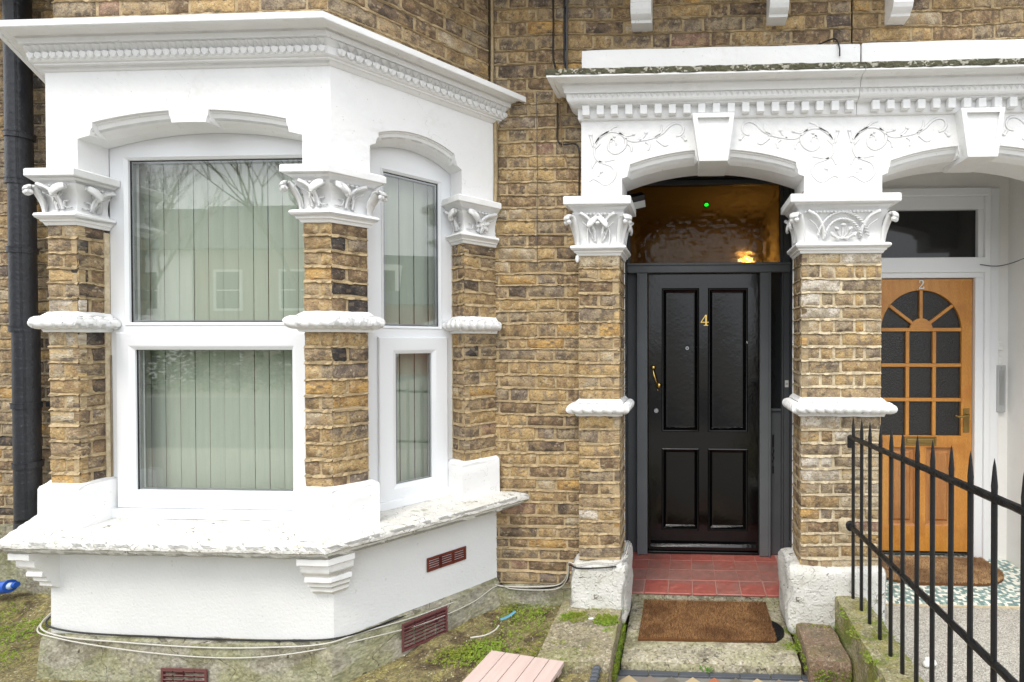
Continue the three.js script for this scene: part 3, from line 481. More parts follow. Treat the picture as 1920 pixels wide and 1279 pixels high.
      for (const s of [-1, 1]) parts.push(blob(...q(c + s * .024, cy + .012, .02).toArray(), .012, .011, .01));
    } else if (star === i) { // open flower
      const c = L * .52, cy = ya + H * .45; for (let k = 0; k < 6; k++) { const f = k * Math.PI / 3 + .3; parts.push(taper([q(c, cy, .022), q(c + Math.cos(f) * .022, cy + Math.sin(f) * .026, .03), q(c + Math.cos(f) * .046, cy + Math.sin(f) * .052, .022)], t => [.012 * Math.sin(Math.PI * (.1 + .85 * t)) + .002, .006], ref, 8, 6)); } parts.push(blob(...q(c, cy, .03).toArray(), .009));
    } else if (L > .1 && !plain) {
      const c = L / 2, w = Math.min(.05, L * .26);
      for (const s of [-1, 1]) {
        parts.push(taper([q(c + s * w * 1.15, ya, .01), q(c + s * w * 1.25, ya + H * .4, .014), q(c + s * w * .85, ya + H * .75, .026), q(c + s * .004, ya + H * .98, .034)], t => [.006, .008], ref, 12, 6));
        parts.push(taper([q(c, ya + H * .88, .036), q(c + s * w * .45, ya + H * .78, .046), q(c + s * w * .95, ya + H * .6, .05), q(c + s * w * 1.05, ya + H * .52, .044)], t => [.013 * Math.sin(Math.PI * (.15 + .8 * t)) + .004, .008], ref, 10, 7));
        parts.push(taper([q(c + s * w * .25, ya + H * .2, .01), q(c + s * w * .62, ya + H * .2, .013), q(c + s * w * .72, ya + H * .38, .012), q(c + s * w * .42, ya + H * .45, .01)], () => [.005, .005], ref, 10, 6));
      }
      parts.push(blob(...q(c, ya + H * .68, .046).toArray(), .012, .009, .008));
    }
    // egg row along the top
    for (let s = .016; s < L - .01; s += .02) parts.push(blob(...q(s, yt - .002, .03).toArray(), .009, .007, .006));
    mesh('foliage', merge(parts), M.paint, cap);
  }
  if (drop) mesh('paint_drip', blob(path[0][0] - .005, y0 - .018, path[1][1] + .01, .012, .022, .008), M.paint, cap);
  return cap;
}
function ropeBand(parent, path, yb, yt, pitch = .036) {
  const n = offsetPath(path), T = [], h = yt - yb, cy = yb + h * .5, R = h * .31; let acc = 0;
  for (let i = 0; i < path.length - 1; i++) {
    const L = Math.hypot(path[i + 1][0] - path[i][0], path[i + 1][1] - path[i][1]), m = Math.max(2, Math.round(L / .005)), K = 9;
    const row = k => { const t = k / m, o = [lerp(n[i][0], n[i + 1][0], t), lerp(n[i][1], n[i + 1][1], t)], c = [lerp(path[i][0], path[i + 1][0], t), lerp(path[i][1], path[i + 1][1], t)], s = acc + L * t, out = [];
      for (let j = 0; j <= K; j++) { const f = -Math.PI / 2 + Math.PI * j / K, r = R + .011 * Math.sqrt(Math.abs(Math.cos(Math.PI * (s / pitch) + f * .9))) - .007, q = .026 + r * Math.cos(f) * 1.15; out.push([c[0] + o[0] * q, cy + r * Math.sin(f), c[1] + o[1] * q]); } return out; };
    let p = row(0); for (let k = 1; k <= m; k++) { const q = row(k); for (let j = 0; j < K; j++) quad(T, p[j], q[j], q[j + 1], p[j + 1]); p = q; } acc += L;
  }
  const body = sweep([[-.02, yb - .002], [.014, yb], [.018, yb + h * .14], [.02, yb + h * .22], [.02, yb + h * .8], [.022, yb + h * .86], [.014, yt - .004], [0, yt + .008], [-.02, yt + .008]], path, { step: .03 });
  return mesh('rope_band', merge([finish(T, .9), rough(body, .004, 40, 5)]), M.paint, parent);
}
const pathP1 = [[LX - .10, ZB - .128], [LX, ZB], [LX + .15, ZB], [LX + .15, .53]], pathP2 = [[-1.751, .53], [-1.751, ZB], [CX, ZB], cantP(.153), cantP(.153, -.13)], pathP3 = [cantP(.642, -.13), cantP(.642), cantP(CL)];
for (const [p, o] of [[pathP1, { omega: [2] }], [pathP2, { omega: [2] }], [pathP3, { omega: [1], star: 1 }]]) {
  capital(house, p, 2.112, 2.362, { mini: 1.05, plain: true, ...o });
  ropeBand(house, p, 1.612, 1.70);
  const b = sweep([[-.03, .64], [.035, .64], [.035, .70], [.035, .76], [.035, .82], [.035, .878], [.03, .89], [.018, .897], [.0, .9], [-.03, .905]], p, { step: .03, crease: .6 });
  mesh('pier_base', rough(b, .005, 22, 3), M.paint, house);
}
// ---------- sill, apron, plinth ----------
{
  const S = [[-.17, .700], [-.1, .700], [-.04, .698], [.02, .695], [.08, .690], [.128, .683], [.143, .677], [.15, .664], [.148, .65], [.138, .643], [.127, .642], [.127, .63], [.12, .618], [.104, .609], [.06, .604], [.02, .598], [.004, .575], [-.05, .57]];
  mesh('window_sill', rough(sweep(S, TRIMPATH, { step: .02, crease: .7 }), .006, 34, 8), M.sill, house, 'weathered flaking white sill running round the bay');
  mesh('apron', sweep([[-.06, .60], [0, .60], [.003, .18], [-.06, .18]], BAYPATH, { crease: .3 }), M.apron, house, 'white rendered apron below the bay sill');
  const pl = sweep([[-.1, .192], [.012, .19], [.03, .178], [.04, .12], [.046, .06], [.05, 0], [.05, -.06], [.05, -.2], [-.1, -.2]], BAYPATH, { step: .04, crease: .7 });
  mesh('plinth', rough(pl, .012, 14, 9), M.cement, house, 'bare grey cement plinth at the foot of the bay');
  const w = (x0, x1, y0, y1, z1) => stone(x0, x1, y0, y1, -.04, z1, .012, .01, 20, 12, .03);
  mesh('plinth', w(-1.16, -.6, -.1, .145, .04), M.cement, house); mesh('plinth', w(-4.5, -3.3, -.2, .45, .035), M.cement, house);
  // stepped consoles at the bay corners
  const C = [[-.03, .61], [.115, .61], [.115, .583], [.1, .578], [.094, .572], [.094, .545], [.084, .53], [.07, .52], [.066, .51], [.07, .503], [.07, .488], [.056, .482], [.05, .474], [.05, .46], [.04, .453], [.034, .445], [.034, .43], [.02, .42], [.008, .408], [-.02, .4]];
  for (const p of [[[-1.705, ZB], [CX, ZB], cantP(.052)], [[LX - .04, ZB - .0512], [LX, ZB], [LX + .045, ZB]]]) mesh('sill_console', rough(sweep(C, p, { step: .02, crease: .4 }), .003, 30, 4), M.paint, house);
}
// air bricks
function louvre(parent, name, x0, x1, y0, y1, cols, rows, mat, place, label) {
  const f = mesh(name, place(rings(x0, y0, x1, y1, [[-.006, 0], [-.006, .006], [.004, .006], [.004, -.012]], true)), mat, parent, label), sl = [];
  for (let r = 0; r < rows; r++) for (let c = 0; c < cols; c++) { const w = (x1 - x0) / cols, h = (y1 - y0) / rows, g = new THREE.BoxGeometry(w - .008, h * .72, .004); g.rotateX(.6); g.translate(x0 + w * (c + .5), y0 + h * (r + .5), .001); mesh('slat', place(boxUV(clean(g))), mat, f); }
}
for (let k = 0; k < 3; k++) louvre(house, 'air_brick', .432 + k * .0695, .4975 + k * .0695, .365, .425, 1, 5, M.terracotta, g => { g.translate(0, 0, .006); return onCant(g); });
louvre(house, 'vent_grille', .285, .505, .03, .158, 4, 7, M.plum, g => { g.translate(0, 0, .052); return onCant(g); }, 'plum coloured plastic vent grille low on the plinth');
louvre(house, 'vent_grille', -2.385, -2.18, -.07, .07, 4, 7, M.plum, g => { g.translate(0, 0, ZB + .056); return g; }, 'plum coloured plastic vent grille low on the plinth');
// ---------- bay window frames, glass and blinds ----------
function archTop(x0, x1, yb, ys, yc) { const s = new THREE.Shape(); s.moveTo(x0, yb); s.lineTo(x1, yb); s.lineTo(x1, ys); const W = x1 - x0, r = yc - ys, R = (W * W / 4 + r * r) / (2 * r), c = (x0 + x1) / 2; for (let i = 1; i < 24; i++) { const x = x1 - W * i / 24; s.lineTo(x, yc - R + Math.sqrt(R * R - (x - c) ** 2)); } s.lineTo(x0, ys); s.closePath(); return s; }
function upvcWindow(parent, place, { x0, x1, y0, ys, yc, up, so, lp, zf }) { // up: upper pane, so: lower sash outline, lp: lower pane, all [x0,y0,x1,y1]; zf: face of frame
  const sh = archTop(x0, x1, y0, ys, yc); rectHole(sh, up[0] - .012, up[1] - .012, up[2] + .012, up[3] + .012); rectHole(sh, so[0] + .02, so[1] + .02, so[2] - .02, so[3] - .02);
  const win = new THREE.Group(); win.name = 'window'; parent.add(win);
  mesh('frame', place(extr(sh, .07, zf - .07, .003)), M.upvc, win);
  mesh('glazing_bead', place(rings(up[0] - .014, up[1] - .014, up[2] + .014, up[3] + .014, [[0, zf - .004], [0, zf + .004], [.003, zf + .005], [.014, zf - .006], [.014, zf - .03]], false)), M.upvc, win);
  mesh('opening_sash', place(rings(so[0], so[1], so[2], so[3], [[0, zf - .002], [0, zf + .014], [.004, zf + .018], [lp[0] - so[0] - .022, zf + .018], [lp[0] - so[0] - .016, zf + .016], [lp[0] - so[0], zf + .004], [lp[0] - so[0], zf - .04]], false)), M.upvc, win);
  mesh('cill', place(box(x0, x1, y0 - .022, y0 + .024, zf - .06, zf + .035, .006)), M.upvc, win);
  for (const [p, z] of [[up, zf - .018], [lp, zf - .006]]) {
    mesh('gasket', place(rings(p[0] - .003, p[1] - .003, p[2] + .003, p[3] + .003, [[0, z + .003], [.006, z + .002], [.006, z - .022]], false)), M.gasket, win);
    mesh('spacer_bar', place(rings(p[0] + .004, p[1] + .004, p[2] - .004, p[3] - .004, [[0, z - .017], [0, z - .002], [.007, z - .002], [.007, z - .017]], false)), M.spacer, win);
    for (const dz of [0, -.018]) mesh('pane', place(boxUV(clean(new THREE.PlaneGeometry(p[2] - p[0] + .012, p[3] - p[1] + .012).translate((p[0] + p[2]) / 2, (p[1] + p[3]) / 2, z + dz)))), M.glass, win);
  }
  return win;
}
const W1 = upvcWindow(house, g => g, { x0: -2.842, x1: -1.745, y0: .722, ys: 2.53, yc: 2.605, up: [-2.75, 1.662, -1.83, 2.462], so: [-2.797, .748, -1.825, 1.612], lp: [-2.712, .828, -1.909, 1.535], zf: .527 });
const W2 = upvcWindow(house, onCant, { x0: .15, x1: .668, y0: .72, ys: 2.53, yc: 2.6, up: [.278, 1.65, .566, 2.447], so: [.243, .728, .606, 1.59], lp: [.33, .806, .525, 1.515], zf: -.133 });
mesh('sealant', merge([tube([[-2.838, .9, .531], [-2.837, .95, .532], [-2.838, 1.5, .531]], .004, 20), tube([[-2.838, .71, .565], [-2.83, .80, .55], [-2.838, .9, .535]], .005, 12)]), M.mortarDark, house);
{
  const slatG = (w, h) => { const g = new THREE.PlaneGeometry(w, h, 6, 1), p = g.attributes.position; for (let i = 0; i < p.count; i++) { const x = p.getX(i) / w * 2; p.setZ(i, -.006 * x * x); } g.computeVertexNormals(); return g; };
  const r = rng(77), gy = .03, b1 = thing('vertical_blind', 'pale grey-green vertical blind behind the wide front window of the bay', 'blind', [0, 0, 0], 0, 'vertical blinds in the bay'), sg = slatG(.0748, 1.78);
  for (let i = 0; i < 14; i++) { const m = mesh('slat', sg, M.blind, b1); m.position.set(-2.80 + i * .0792, 1.62, .418); m.rotation.y = gy + (r() - .5) * .07; }
  mesh('head_rail', box(-2.84, -1.74, 2.512, 2.55, .395, .44, .004), M.upvc, b1); mesh('bead_chain', tube([[-2.815, 2.5, .44], [-2.813, 1.6, .44], [-2.815, .95, .44]], .0022, 20), M.whitePlastic, b1);
  const o = cantP(0), b2 = thing('vertical_blind', 'pale vertical blind behind the narrow angled window of the bay', 'blind', [o[0], 0, o[1]], AL, 'vertical blinds in the bay');
  for (let i = 0; i < 7; i++) { const m = mesh('slat', sg, M.blind, b2); m.position.set(.2 + i * .0792, 1.62, -.24); m.rotation.y = gy + (r() - .5) * .07; }
  mesh('head_rail', box(.16, .7, 2.512, 2.55, -.265, -.22, .004), M.upvc, b2);
}
// ---------- porch: brick piers, capitals, entablature ----------
const PLU = [2.06, 1.983, 1.912, 1.839, 1.763, 1.683, 1.599, 1.528, 1.453, 1.378, 1.307, 1.226], PLL = [1.152, 1.074, .992, .918, .845, .772, .696, .626, .555, .484, .413, .347, .295];
const PRU = [2.066, 1.994, 1.916, 1.842, 1.764, 1.693, 1.619, 1.545, 1.471, 1.396, 1.322, 1.24], PRL = [1.16, 1.081, 1.009, .937, .865, .792, .72, .646, .58, .508, .445, .368, .3];
{
  const half = splitAt((k, L) => k % 2 ? [L / 2 - .006, L / 2] : [L]), wide = splitAt((k, L) => k % 2 ? [.1, .062, .1, .045, .08] : [L / 2 - .006, L / 2]), rev = splitAt((k, L) => k % 2 ? [L * .48, L * .47] : [L * .3, L * .64]);
  const two = (o, ry, u0, u1, A, B, bond, pa, pb, sd, mortar) => { brickFace(house, 'porch_pier', { o, ry, u0, u1, joints: A, bond, pal: pa, seed: sd, mortar, back: .04, kMin: 0 }); brickFace(house, 'porch_pier', { o, ry, u0, u1, joints: B, bond, pal: pb, seed: sd + 1, mortar, back: .04 }); };
  two([-.6, 0, .08], 0, 0, .232, PLU, PLL, half, () => PAL.tan, (u, y) => y > .75 ? PAL.warm : PAL.mid, 61, M.mortar);
  two([-.368, 0, .08], Math.PI / 2, 0, .23, PLU, PLL, rev, () => PAL.mid, () => PAL.mid, 63, M.mortar);
  two([.64, 0, .08], 0, 0, .435, PRU, PRL, wide, u => u < .22 ? PAL.limed : PAL.tan, (u, y) => y > .75 ? PAL.limed : PAL.tan, 65, M.mortarPale);
  two([.64, 0, .08], -Math.PI / 2, -.21, 0, PRU, PRL, rev, () => PAL.mid, () => PAL.mid, 67, M.mortarDark);
  mesh('pier_core', merge([box(-.59, -.38, -.1, 2.4, -.14, .065), box(.652, 1.065, -.1, 2.4, -.12, .065), box(-.6, -.59, .1, 2.06, -.05, .072)]), M.mortarDark, house);
  const pl = [[-.6, -.01], [-.6, .08], [-.368, .08], [-.368, -.15]], pr = [[.64, -.13], [.64, .08], [1.075, .08], [1.075, -.1]];
  capital(house, pl, 2.048, 2.366, { ab: .07, drop: true }); capital(house, pr, 2.052, 2.362, { fan: 1, ab: .075 });
  ropeBand(house, pl, 1.148, 1.235, .04); ropeBand(house, pr, 1.155, 1.252, .04);
  mesh('plinth_block', stone(-.642, -.325, -.02, .335, -.22, .142, .035, .016, 16, 21), M.sill, house); mesh('plinth_block', stone(.565, 1.1, -.06, .33, -.2, .122, .045, .02, 12, 22), M.sill, house, 'rough whitewashed plinth block under the wide porch pier');
  // reveals painted line beside the brick
  mesh('paint_edge', box(-.372, -.366, .3, 2.06, -.158, -.148, .001), M.paint, house); mesh('paint_edge', box(.637, .643, .3, 2.06, -.14, -.128, .001), M.paint, house);
}
const XM = .93; // joint between the two houses' mouldings
const CORN = [[-.02, 2.80], [.01, 2.802], [.014, 2.808], [.014, 2.868], [.046, 2.87], [.05, 2.876], [.061, 2.884], [.066, 2.893], [.066, 2.921], [.076, 2.923], [.077, 2.932], [.08, 2.945], [.087, 2.957], [.098, 2.966], [.112, 2.972], [.128, 2.9745], [.13, 2.97], [.15, 2.97], [.154, 2.973], [.154, 3.0], [.03, 3.03], [-.02, 3.03]];
const LICH = [[.13, 2.99], [.1545, 2.981], [.1575, 2.984], [.158, 3.012], [.15, 3.017], [.04, 3.04]];
function entablature(parent, path, x0, x1, arches, dent) {
  for (const [a, b, l, r] of arches) { const c = (a + b) / 2, g = archPanel({ x0: l, x1: r, yb: 2.36, yt: 2.815, a, b, ys: 2.478, yc: 2.572, t: .25, ch: .062, stops: [[a + .045, c - .098], [c + .098, b - .045]] }); g.translate(0, 0, .08); mesh('frieze', g, M.paint, parent); }
  mesh('cornice', sweep(CORN, path, { crease: .4 }), M.paint, parent);
  mesh('coping', rough(sweep(LICH, path, { crease: .6, step: .03, caps: false }), .005, 60, 7), M.lichen, parent, 'lichen-blackened top edge of the porch cornice');
  // saw-tooth band
  const T = []; const p = .031; for (let s = x0; s < x1 - p; s += p) { const z = .147, a = [s, 2.92, z], b = [s + p, 2.92, z], c = [s + p / 2, 2.895, z - .001], t = [s + p / 2, 2.913, z + .012]; T.push(...a, ...t, ...b, ...a, ...c, ...t, ...t, ...c, ...b); }
  stuff(mesh('saw_tooth_band', finish(T, .3), M.paint, parent, 'fine saw-tooth band in the porch cornice'));
  const g = new RoundedBoxGeometry(.04, .052, .034, 2, .003), r = rng(5 + x0 * 10); g.translate(0, 0, .017); boxUV(clean(g));
  for (const x of dent) { const m = mesh('dentil', g, M.paint, parent); m.position.set(x + (r() - .5) * .003, 2.842 + (r() - .5) * .002, .0935); m.rotation.z = (r() - .5) * .04; m.scale.set(1, .95 + r() * .1, 1); }
}
const dents = (a, b, p) => { const o = []; for (let x = a; x < b; x += p) o.push(x); return o; };
entablature(house, [[-.585, -.06], [-.585, .08], [XM, .08]], -.63, XM, [[-.355, .654, -.583, .868]], dents(-.55, .9, .0799));
entablature(house2, [[XM + .003, .08], [2.75, .08]], XM, 2.7, [[1.076, 2.078, .8685, 2.75]], dents(XM + .095, 2.7, .0799));

mesh('blocking_course', stone(-.566, XM, 3.0, 3.152, .02, .165, .012, .004, 8, 31, .06), M.paint, house); mesh('blocking_course', stone(XM + .002, 2.75, 3.0, 3.154, .02, .167, .012, .004, 8, 32, .06), M.paint, house2);
// cracks where the castings meet are real gaps; carved scrolls on the frieze
function keystone(parent, cx) {
  const t = .115, b = .078, y1 = 2.806, y0 = 2.545, T = poly([[cx - t, y1], [cx + t, y1], [cx + b, y0], [cx - b, y0]]), bd = poly([[cx - t, y1], [cx + t, y1], [cx + b, y0], [cx - b, y0]]);
  bd.holes.push(new THREE.Path([V2(cx - t + .026, y1 - .022), V2(cx + t - .026, y1 - .022), V2(cx + b - .022, y0 + .022), V2(cx - b + .022, y0 + .022)]));
  const k = mesh('keystone', merge([extr(T, .24, -.11, .003), extr(bd, .02, .128, .003)]), M.paint, parent), P = [], a = [cx - .05, y0 + .024, .1305], c = [cx + .05, y0 + .024, .1305], d = [cx, y0 + .105, .1305], e = [cx, y0 + .04, .137];
  P.push(...a, ...c, ...e, ...c, ...d, ...e, ...d, ...a, ...e); mesh('facet', finish(P, .2), M.paint, k);
}
keystone(house, .152); keystone(house2, 1.575);
{
  const curves = [
    [[190, 1030], [250, 995], [330, 1030], [430, 1090], [540, 1030], [590, 920], [540, 820], [420, 770], [330, 730], [280, 650], [270, 540], [330, 400], [430, 320], [540, 295], [650, 320], [760, 410], [860, 445], [1000, 430], [1180, 390], [1300, 330], [1400, 230], [1500, 185], [1580, 210], [1610, 290], [1570, 360], [1500, 378]],
    [[270, 470], [350, 380], [470, 300], [540, 240], [620, 215]], [[745, 400], [735, 520], [660, 600], [570, 625], [490, 570], [480, 470], [530, 410], [590, 430], [600, 500]], [[340, 745], [430, 735], [580, 710]], [[330, 960], [345, 910], [390, 890]], [[650, 318], [760, 362], [870, 340]], [[950, 435], [1020, 370], [1050, 322]], [[1190, 400], [1270, 320], [1290, 215]], [[1050, 455], [1100, 500], [1085, 585]], [[1220, 430], [1330, 515], [1385, 500]], [[1600, 385], [1640, 445]], [[280, 540], [320, 500], [360, 465]], [[770, 470], [820, 520], [835, 600]], [[210, 340], [230, 430], [245, 520]], [[285, 730], [255, 780], [235, 840]], [[520, 450], [540, 390], [570, 365]]];
  const panel = (parent, x0, sgn) => { const L = curves.map((c, i) => taper(c.map(([a, b]) => V3(x0 + sgn * (a - 88) / 2688, 2.815 - (b - 96) / 2688, .0797)), t => { const k = i ? .0075 * (1.15 - .5 * t) : .0068; return [k * 1.25, .0034]; }, V3(0, 0, 1), i ? 14 : 90, 6)); for (const [a, b] of [[380, 893], [1050, 322], [860, 340], [215, 340], [1640, 440], [570, 368]]) L.push(blob(x0 + sgn * (a - 88) / 2688, 2.815 - (b - 96) / 2688, .082, .0095, .008, .005)); mesh('carved_scroll', merge(L), M.paint, parent); };
  panel(house, -.577, 1); panel(house, .881, -1); panel(house2, .851, 1); panel(house2, 2.3, -1);
}
// sill brackets of the window above the porch
for (const [p, x0, x1, yb] of [[house, -.302, -.188, 3.34], [house, .458, .562, 3.352], [house2, 1.116, 1.222, 3.338]]) {
  const s = poly([[-.02, yb + .26], [.15, yb + .26], [.15, yb + .14], [.135, yb + .125], [.12, yb + .12], [.118, yb + .095], [.125, yb + .085], [.125, yb + .05], [.115, yb + .03], [.1, yb + .018], [.085, yb + .012], [.08, yb], [-.02, yb]]), g = extr(s, x1 - x0, 0, .002); g.rotateY(-Math.PI / 2); g.translate(x1, 0, 0); mesh('sill_bracket', boxUV(g), M.paint, p);
}
// ---------- front door of number 4, set back in the porch ----------
const ZD = -.835;
{
  const G = M.greyPaint, GL = M.greyLight;
  mesh('porch_lining', merge([box(-.47, -.424, -.05, 2.8, -.90, -.15), box(.757, .80, -.05, 2.8, -.90, -.13)]), G, house, 'dark grey painted boarding on the porch sides');
  mesh('porch_ceiling', box(-.47, .80, 2.745, 2.80, -.92, -.17), M.blackPlastic, house);
  mesh('lining_rail', merge([box(-.4235, -.416, 1.10, 1.125, -.835, -.15, .002), box(.75, .757, 0, .12, -.8, -.15, .003), box(-.4235, -.414, 0, .12, -.8, -.15, .003)]), G, house);
  const fr = mesh('door_frame', merge([box(-.344, -.277, .002, 2.066, ZD - .05, ZD + .045, .006), box(-.352, -.34, .002, 2.066, ZD - .05, ZD + .055, .003), box(.540, .607, .002, 2.066, ZD - .05, ZD + .045, .006), box(.605, .618, .002, 2.066, ZD - .05, ZD + .055, .003), box(-.424, .757, 2.066, 2.128, ZD - .05, ZD + .055, .006), box(-.424, .757, 2.118, 2.136, ZD - .05, ZD + .07, .004)]), GL, house, 'mid grey door frame of number 4');
  mesh('architrave', merge([box(.700, .712, .002, 2.066, ZD - .04, ZD + .035, .003), box(.715, .756, .002, 2.745, ZD - .05, ZD + .03, .004), box(-.424, -.405, 2.136, 2.745, ZD - .05, ZD + .03, .003), box(.69, .712, 2.136, 2.745, ZD - .05, ZD + .02, .003), box(-.424, .757, 2.715, 2.745, ZD - .05, ZD + .02, .004)]), G, fr);
  mesh('sidelight_panel', merge([box(-.424, -.352, 1.09, 2.066, ZD - .03, ZD - .012), box(-.424, -.352, .002, 1.09, ZD - .03, ZD - .004, .002), box(.618, .70, .002, 1.06, ZD - .03, ZD + .004, .003), box(.618, .70, 1.058, 1.075, ZD - .03, ZD + .018, .003)]), G, fr);
  mesh('sidelight_pane', boxUV(clean(new THREE.PlaneGeometry(.082, .995).translate(.659, 1.57, ZD - .01))), M.sideGlass, fr);
  // black vertical letter slot with pierced scrolls
  mesh('letter_slot', merge([box(.635, .65, .795, .885, ZD, ZD + .008, .002), box(.636, .649, .60, .655, ZD, ZD + .008, .002), box(.639, .646, .62, .86, ZD, ZD + .006, .001), ...[.69, .715, .74, .765].map((y, i) => blob(.6425 + (i % 2 ? .004 : -.004), y, ZD + .005, .006, .012, .005))]), M.blackPlastic, fr);
  const rip = new THREE.BoxGeometry(1.1, .60, .006, 200, 110, 1); { const p = rip.attributes.position; for (let i = 0; i < p.count; i++) { const x = p.getX(i), y = p.getY(i), w = .03 * vn(x * 9 + 40, y * 9 + 40, 4096, 4); const n = Math.abs(vn(x * 17 + w * 20 + 60, y * 26 + 60, 4096, 2) - .5) * 2 * .6 + .4 * vn(x * 40 + 60, y * 50 + 60, 4096, 3); if (p.getZ(i) > 0) p.setZ(i, .003 + (n - .5) * .0042); } rip.translate(.143, 2.43, ZD - .012); rip.computeVertexNormals(); }
  const tr = mesh('transom_pane', boxUV(clean(rip)), M.amberGlass, house, 'amber rippled glass over the black door, lit from inside');
  // the door leaf
  const x0 = -.272, x1 = .536, y0 = .022, y1 = 2.062, px = [[-.16, .088], [.18, .444]], py = [[.185, .765], [.915, 1.945]], s = poly([[x0, y0], [x1, y0], [x1, y1], [x0, y1]]);
  for (const [a, b] of px) for (const [c, d] of py) rectHole(s, a, c, b, d);
  const door = mesh('front_door', merge([extr(s, .03, ZD - .03, .002), box(x0 + .004, x1 - .004, y0, y1, ZD - .045, ZD - .031)]), M.blackDoor, house, 'glossy black four-panelled front door');
  for (const [a, b] of px) for (const [c, d] of py) mesh('door_panel', rings(a - .014, c - .014, b + .014, d + .014, [[0, ZD], [.002, ZD + .005], [.007, ZD + .008], [.012, ZD + .007], [.017, ZD + .001], [.03, ZD - .014], [.034, ZD - .017], [.045, ZD - .018]], true, .35), M.blackDoor, door);
  { const w = poly([[0, 0], [.03, 0], [.034, .006], [.034, .016], [.02, .034], [0, .048]]), g = extr(w, x1 - x0 - .03, 0, .002); g.rotateY(-Math.PI / 2); g.translate(x1 - .015, .045, ZD); mesh('weatherboard', boxUV(g), M.blackDoor, door); }
  mesh('threshold', box(x0 - .004, x1 + .002, .0, .02, ZD - .05, ZD + .02, .004), M.blackDoor, house);
  mesh('pull_handle', merge([taper([V3(-.236, 1.372, ZD + .03), V3(-.232, 1.335, ZD + .05), V3(-.216, 1.285, ZD + .05), V3(-.198, 1.245, ZD + .03)], t => [.0055 + .003 * Math.sin(Math.PI * t), .006], V3(0, 0, 1), 16, 8), blob(-.236, 1.374, ZD + .02, .02, .02, .016), blob(-.196, 1.243, ZD + .02, .022, .022, .016), cyl(.012, .012, .03, -.236, 1.374, ZD + .01, 'z'), cyl(.012, .012, .03, -.196, 1.243, ZD + .01, 'z'), blob(-.204, 1.208, ZD + .004, .007, .007, .006)]), M.brass, door, 'brass bow pull handle');
  mesh('lock', merge([cyl(.018, .016, .012, -.214, 1.056, ZD + .006, 'z', 20), cyl(.006, .006, .016, -.214, 1.056, ZD + .008, 'z', 10)]), M.steel, door); mesh('spyhole', merge([cyl(.014, .012, .012, .014, 1.517, ZD - .004, 'z', 20)]), M.steel, door); mesh('spyhole_lens', cyl(.006, .006, .014, .014, 1.517, ZD - .002, 'z', 12), M.blackPlastic, door);
  mesh('hook', blob(.45, 1.56, ZD + .016, .005, .011, .006), M.whitePlastic, door);
  const font = await new FontLoader().loadAsync('fonts/droid/droid_serif_regular.typeface.json');
  const num = (t, h, x, y, z) => { const g = new TextGeometry(t, { font, size: h, depth: .006, curveSegments: 6, bevelEnabled: true, bevelThickness: .001, bevelSize: .0008, bevelSegments: 1 }); g.computeBoundingBox(); g.translate(x - (g.boundingBox.min.x + g.boundingBox.max.x) / 2, y - (g.boundingBox.min.y + g.boundingBox.max.y) / 2, z); return boxUV(clean(g)); };
  mesh('house_number', num('4', .08, .142, 1.722, ZD + .001), M.brass, door, 'brass figure 4');
  mesh('sticker', box(.722, .748, 1.235, 1.285, ZD + .03, ZD + .0315), M.whitePlastic, house); mesh('sticker_print', merge([box(.726, .744, 1.262, 1.265, ZD + .0314, ZD + .0319), box(.726, .742, 1.254, 1.257, ZD + .0314, ZD + .0319)]), M.cableGrey, house);
  // lit hall behind the amber glass
  const lamp = thing('ceiling_lamp', 'lamp hanging in the hall whose glow shows through the amber glass', 'lamp', [.6, 2.40, -2.2]);
  const lm = mesh('globe', blob(0, 0, 0, .05), std({ color: 0xffe6bf, emissive: 0xffc070, emissiveIntensity: .8 }), lamp); mesh('stem', cyl(.006, .006, .55, 0, .3, 0), M.brass, lamp);
  const pl = new THREE.PointLight(0xffd49a, .22, 0, 2); pl.position.set(0, -.02, 0); pl.castShadow = true; pl.shadow.radius = 2.5; lamp.add(pl);
  const al = thing('alarm_light', 'small green indicator light glowing behind the amber glass', 'light', [.158, 2.595, -.93]);
  mesh('indicator', blob(0, 0, 0, .016, .012, .008), std({ color: 0x0a3a14, emissive: 0x18ff48, emissiveIntensity: 2.2 }), al); mesh('housing', cyl(.02, .024, .014, 0, 0, -.012, 'z', 18), M.oldBrass, al);
  // ---- number 2 ----
  const D2 = [1.343, 2.063, .045, 2.018], cx = 1.703, cyA = 1.652, R = .284, sh = poly([[D2[0], D2[2]], [D2[1], D2[2]], [D2[1], D2[3]], [D2[0], D2[3]]]), hole = new THREE.Path(), gx0 = cx - R, gx1 = cx + R, gy0 = .885;
  hole.moveTo(gx0, gy0); hole.lineTo(gx1, gy0); hole.lineTo(gx1, cyA); hole.absarc(cx, cyA, R, 0, Math.PI, false); hole.lineTo(gx0, gy0); sh.holes.push(hole);
  for (const [a, b] of [[1.475, 1.667], [1.74, 1.932]]) rectHole(sh, a, .235, b, .80);
  const d2 = mesh('front_door', extr(sh, .04, ZD - .04, .003, 40), M.oak, house2, 'golden oak door with arched glazing');
  for (const [a, b] of [[1.475, 1.667], [1.74, 1.932]]) mesh('door_panel', rings(a - .001, .234, b + .001, .801, [[0, ZD - .001], [.008, ZD - .006], [.012, ZD - .016], [.03, ZD - .018], [.045, ZD - .006], [.05, ZD - .006]], true, .3), M.oakPanel, d2);
  const bw = .013, ys = [gy0, 1.145, 1.395, cyA], xs = [gx0, cx - R / 3, cx + R / 3, gx1];
  for (let i = 1; i <= 3; i++) mesh('glazing_bar', box(gx0, gx1, ys[i] - bw, ys[i] + bw, ZD - .03, ZD - .002, .004), M.oakH, d2);
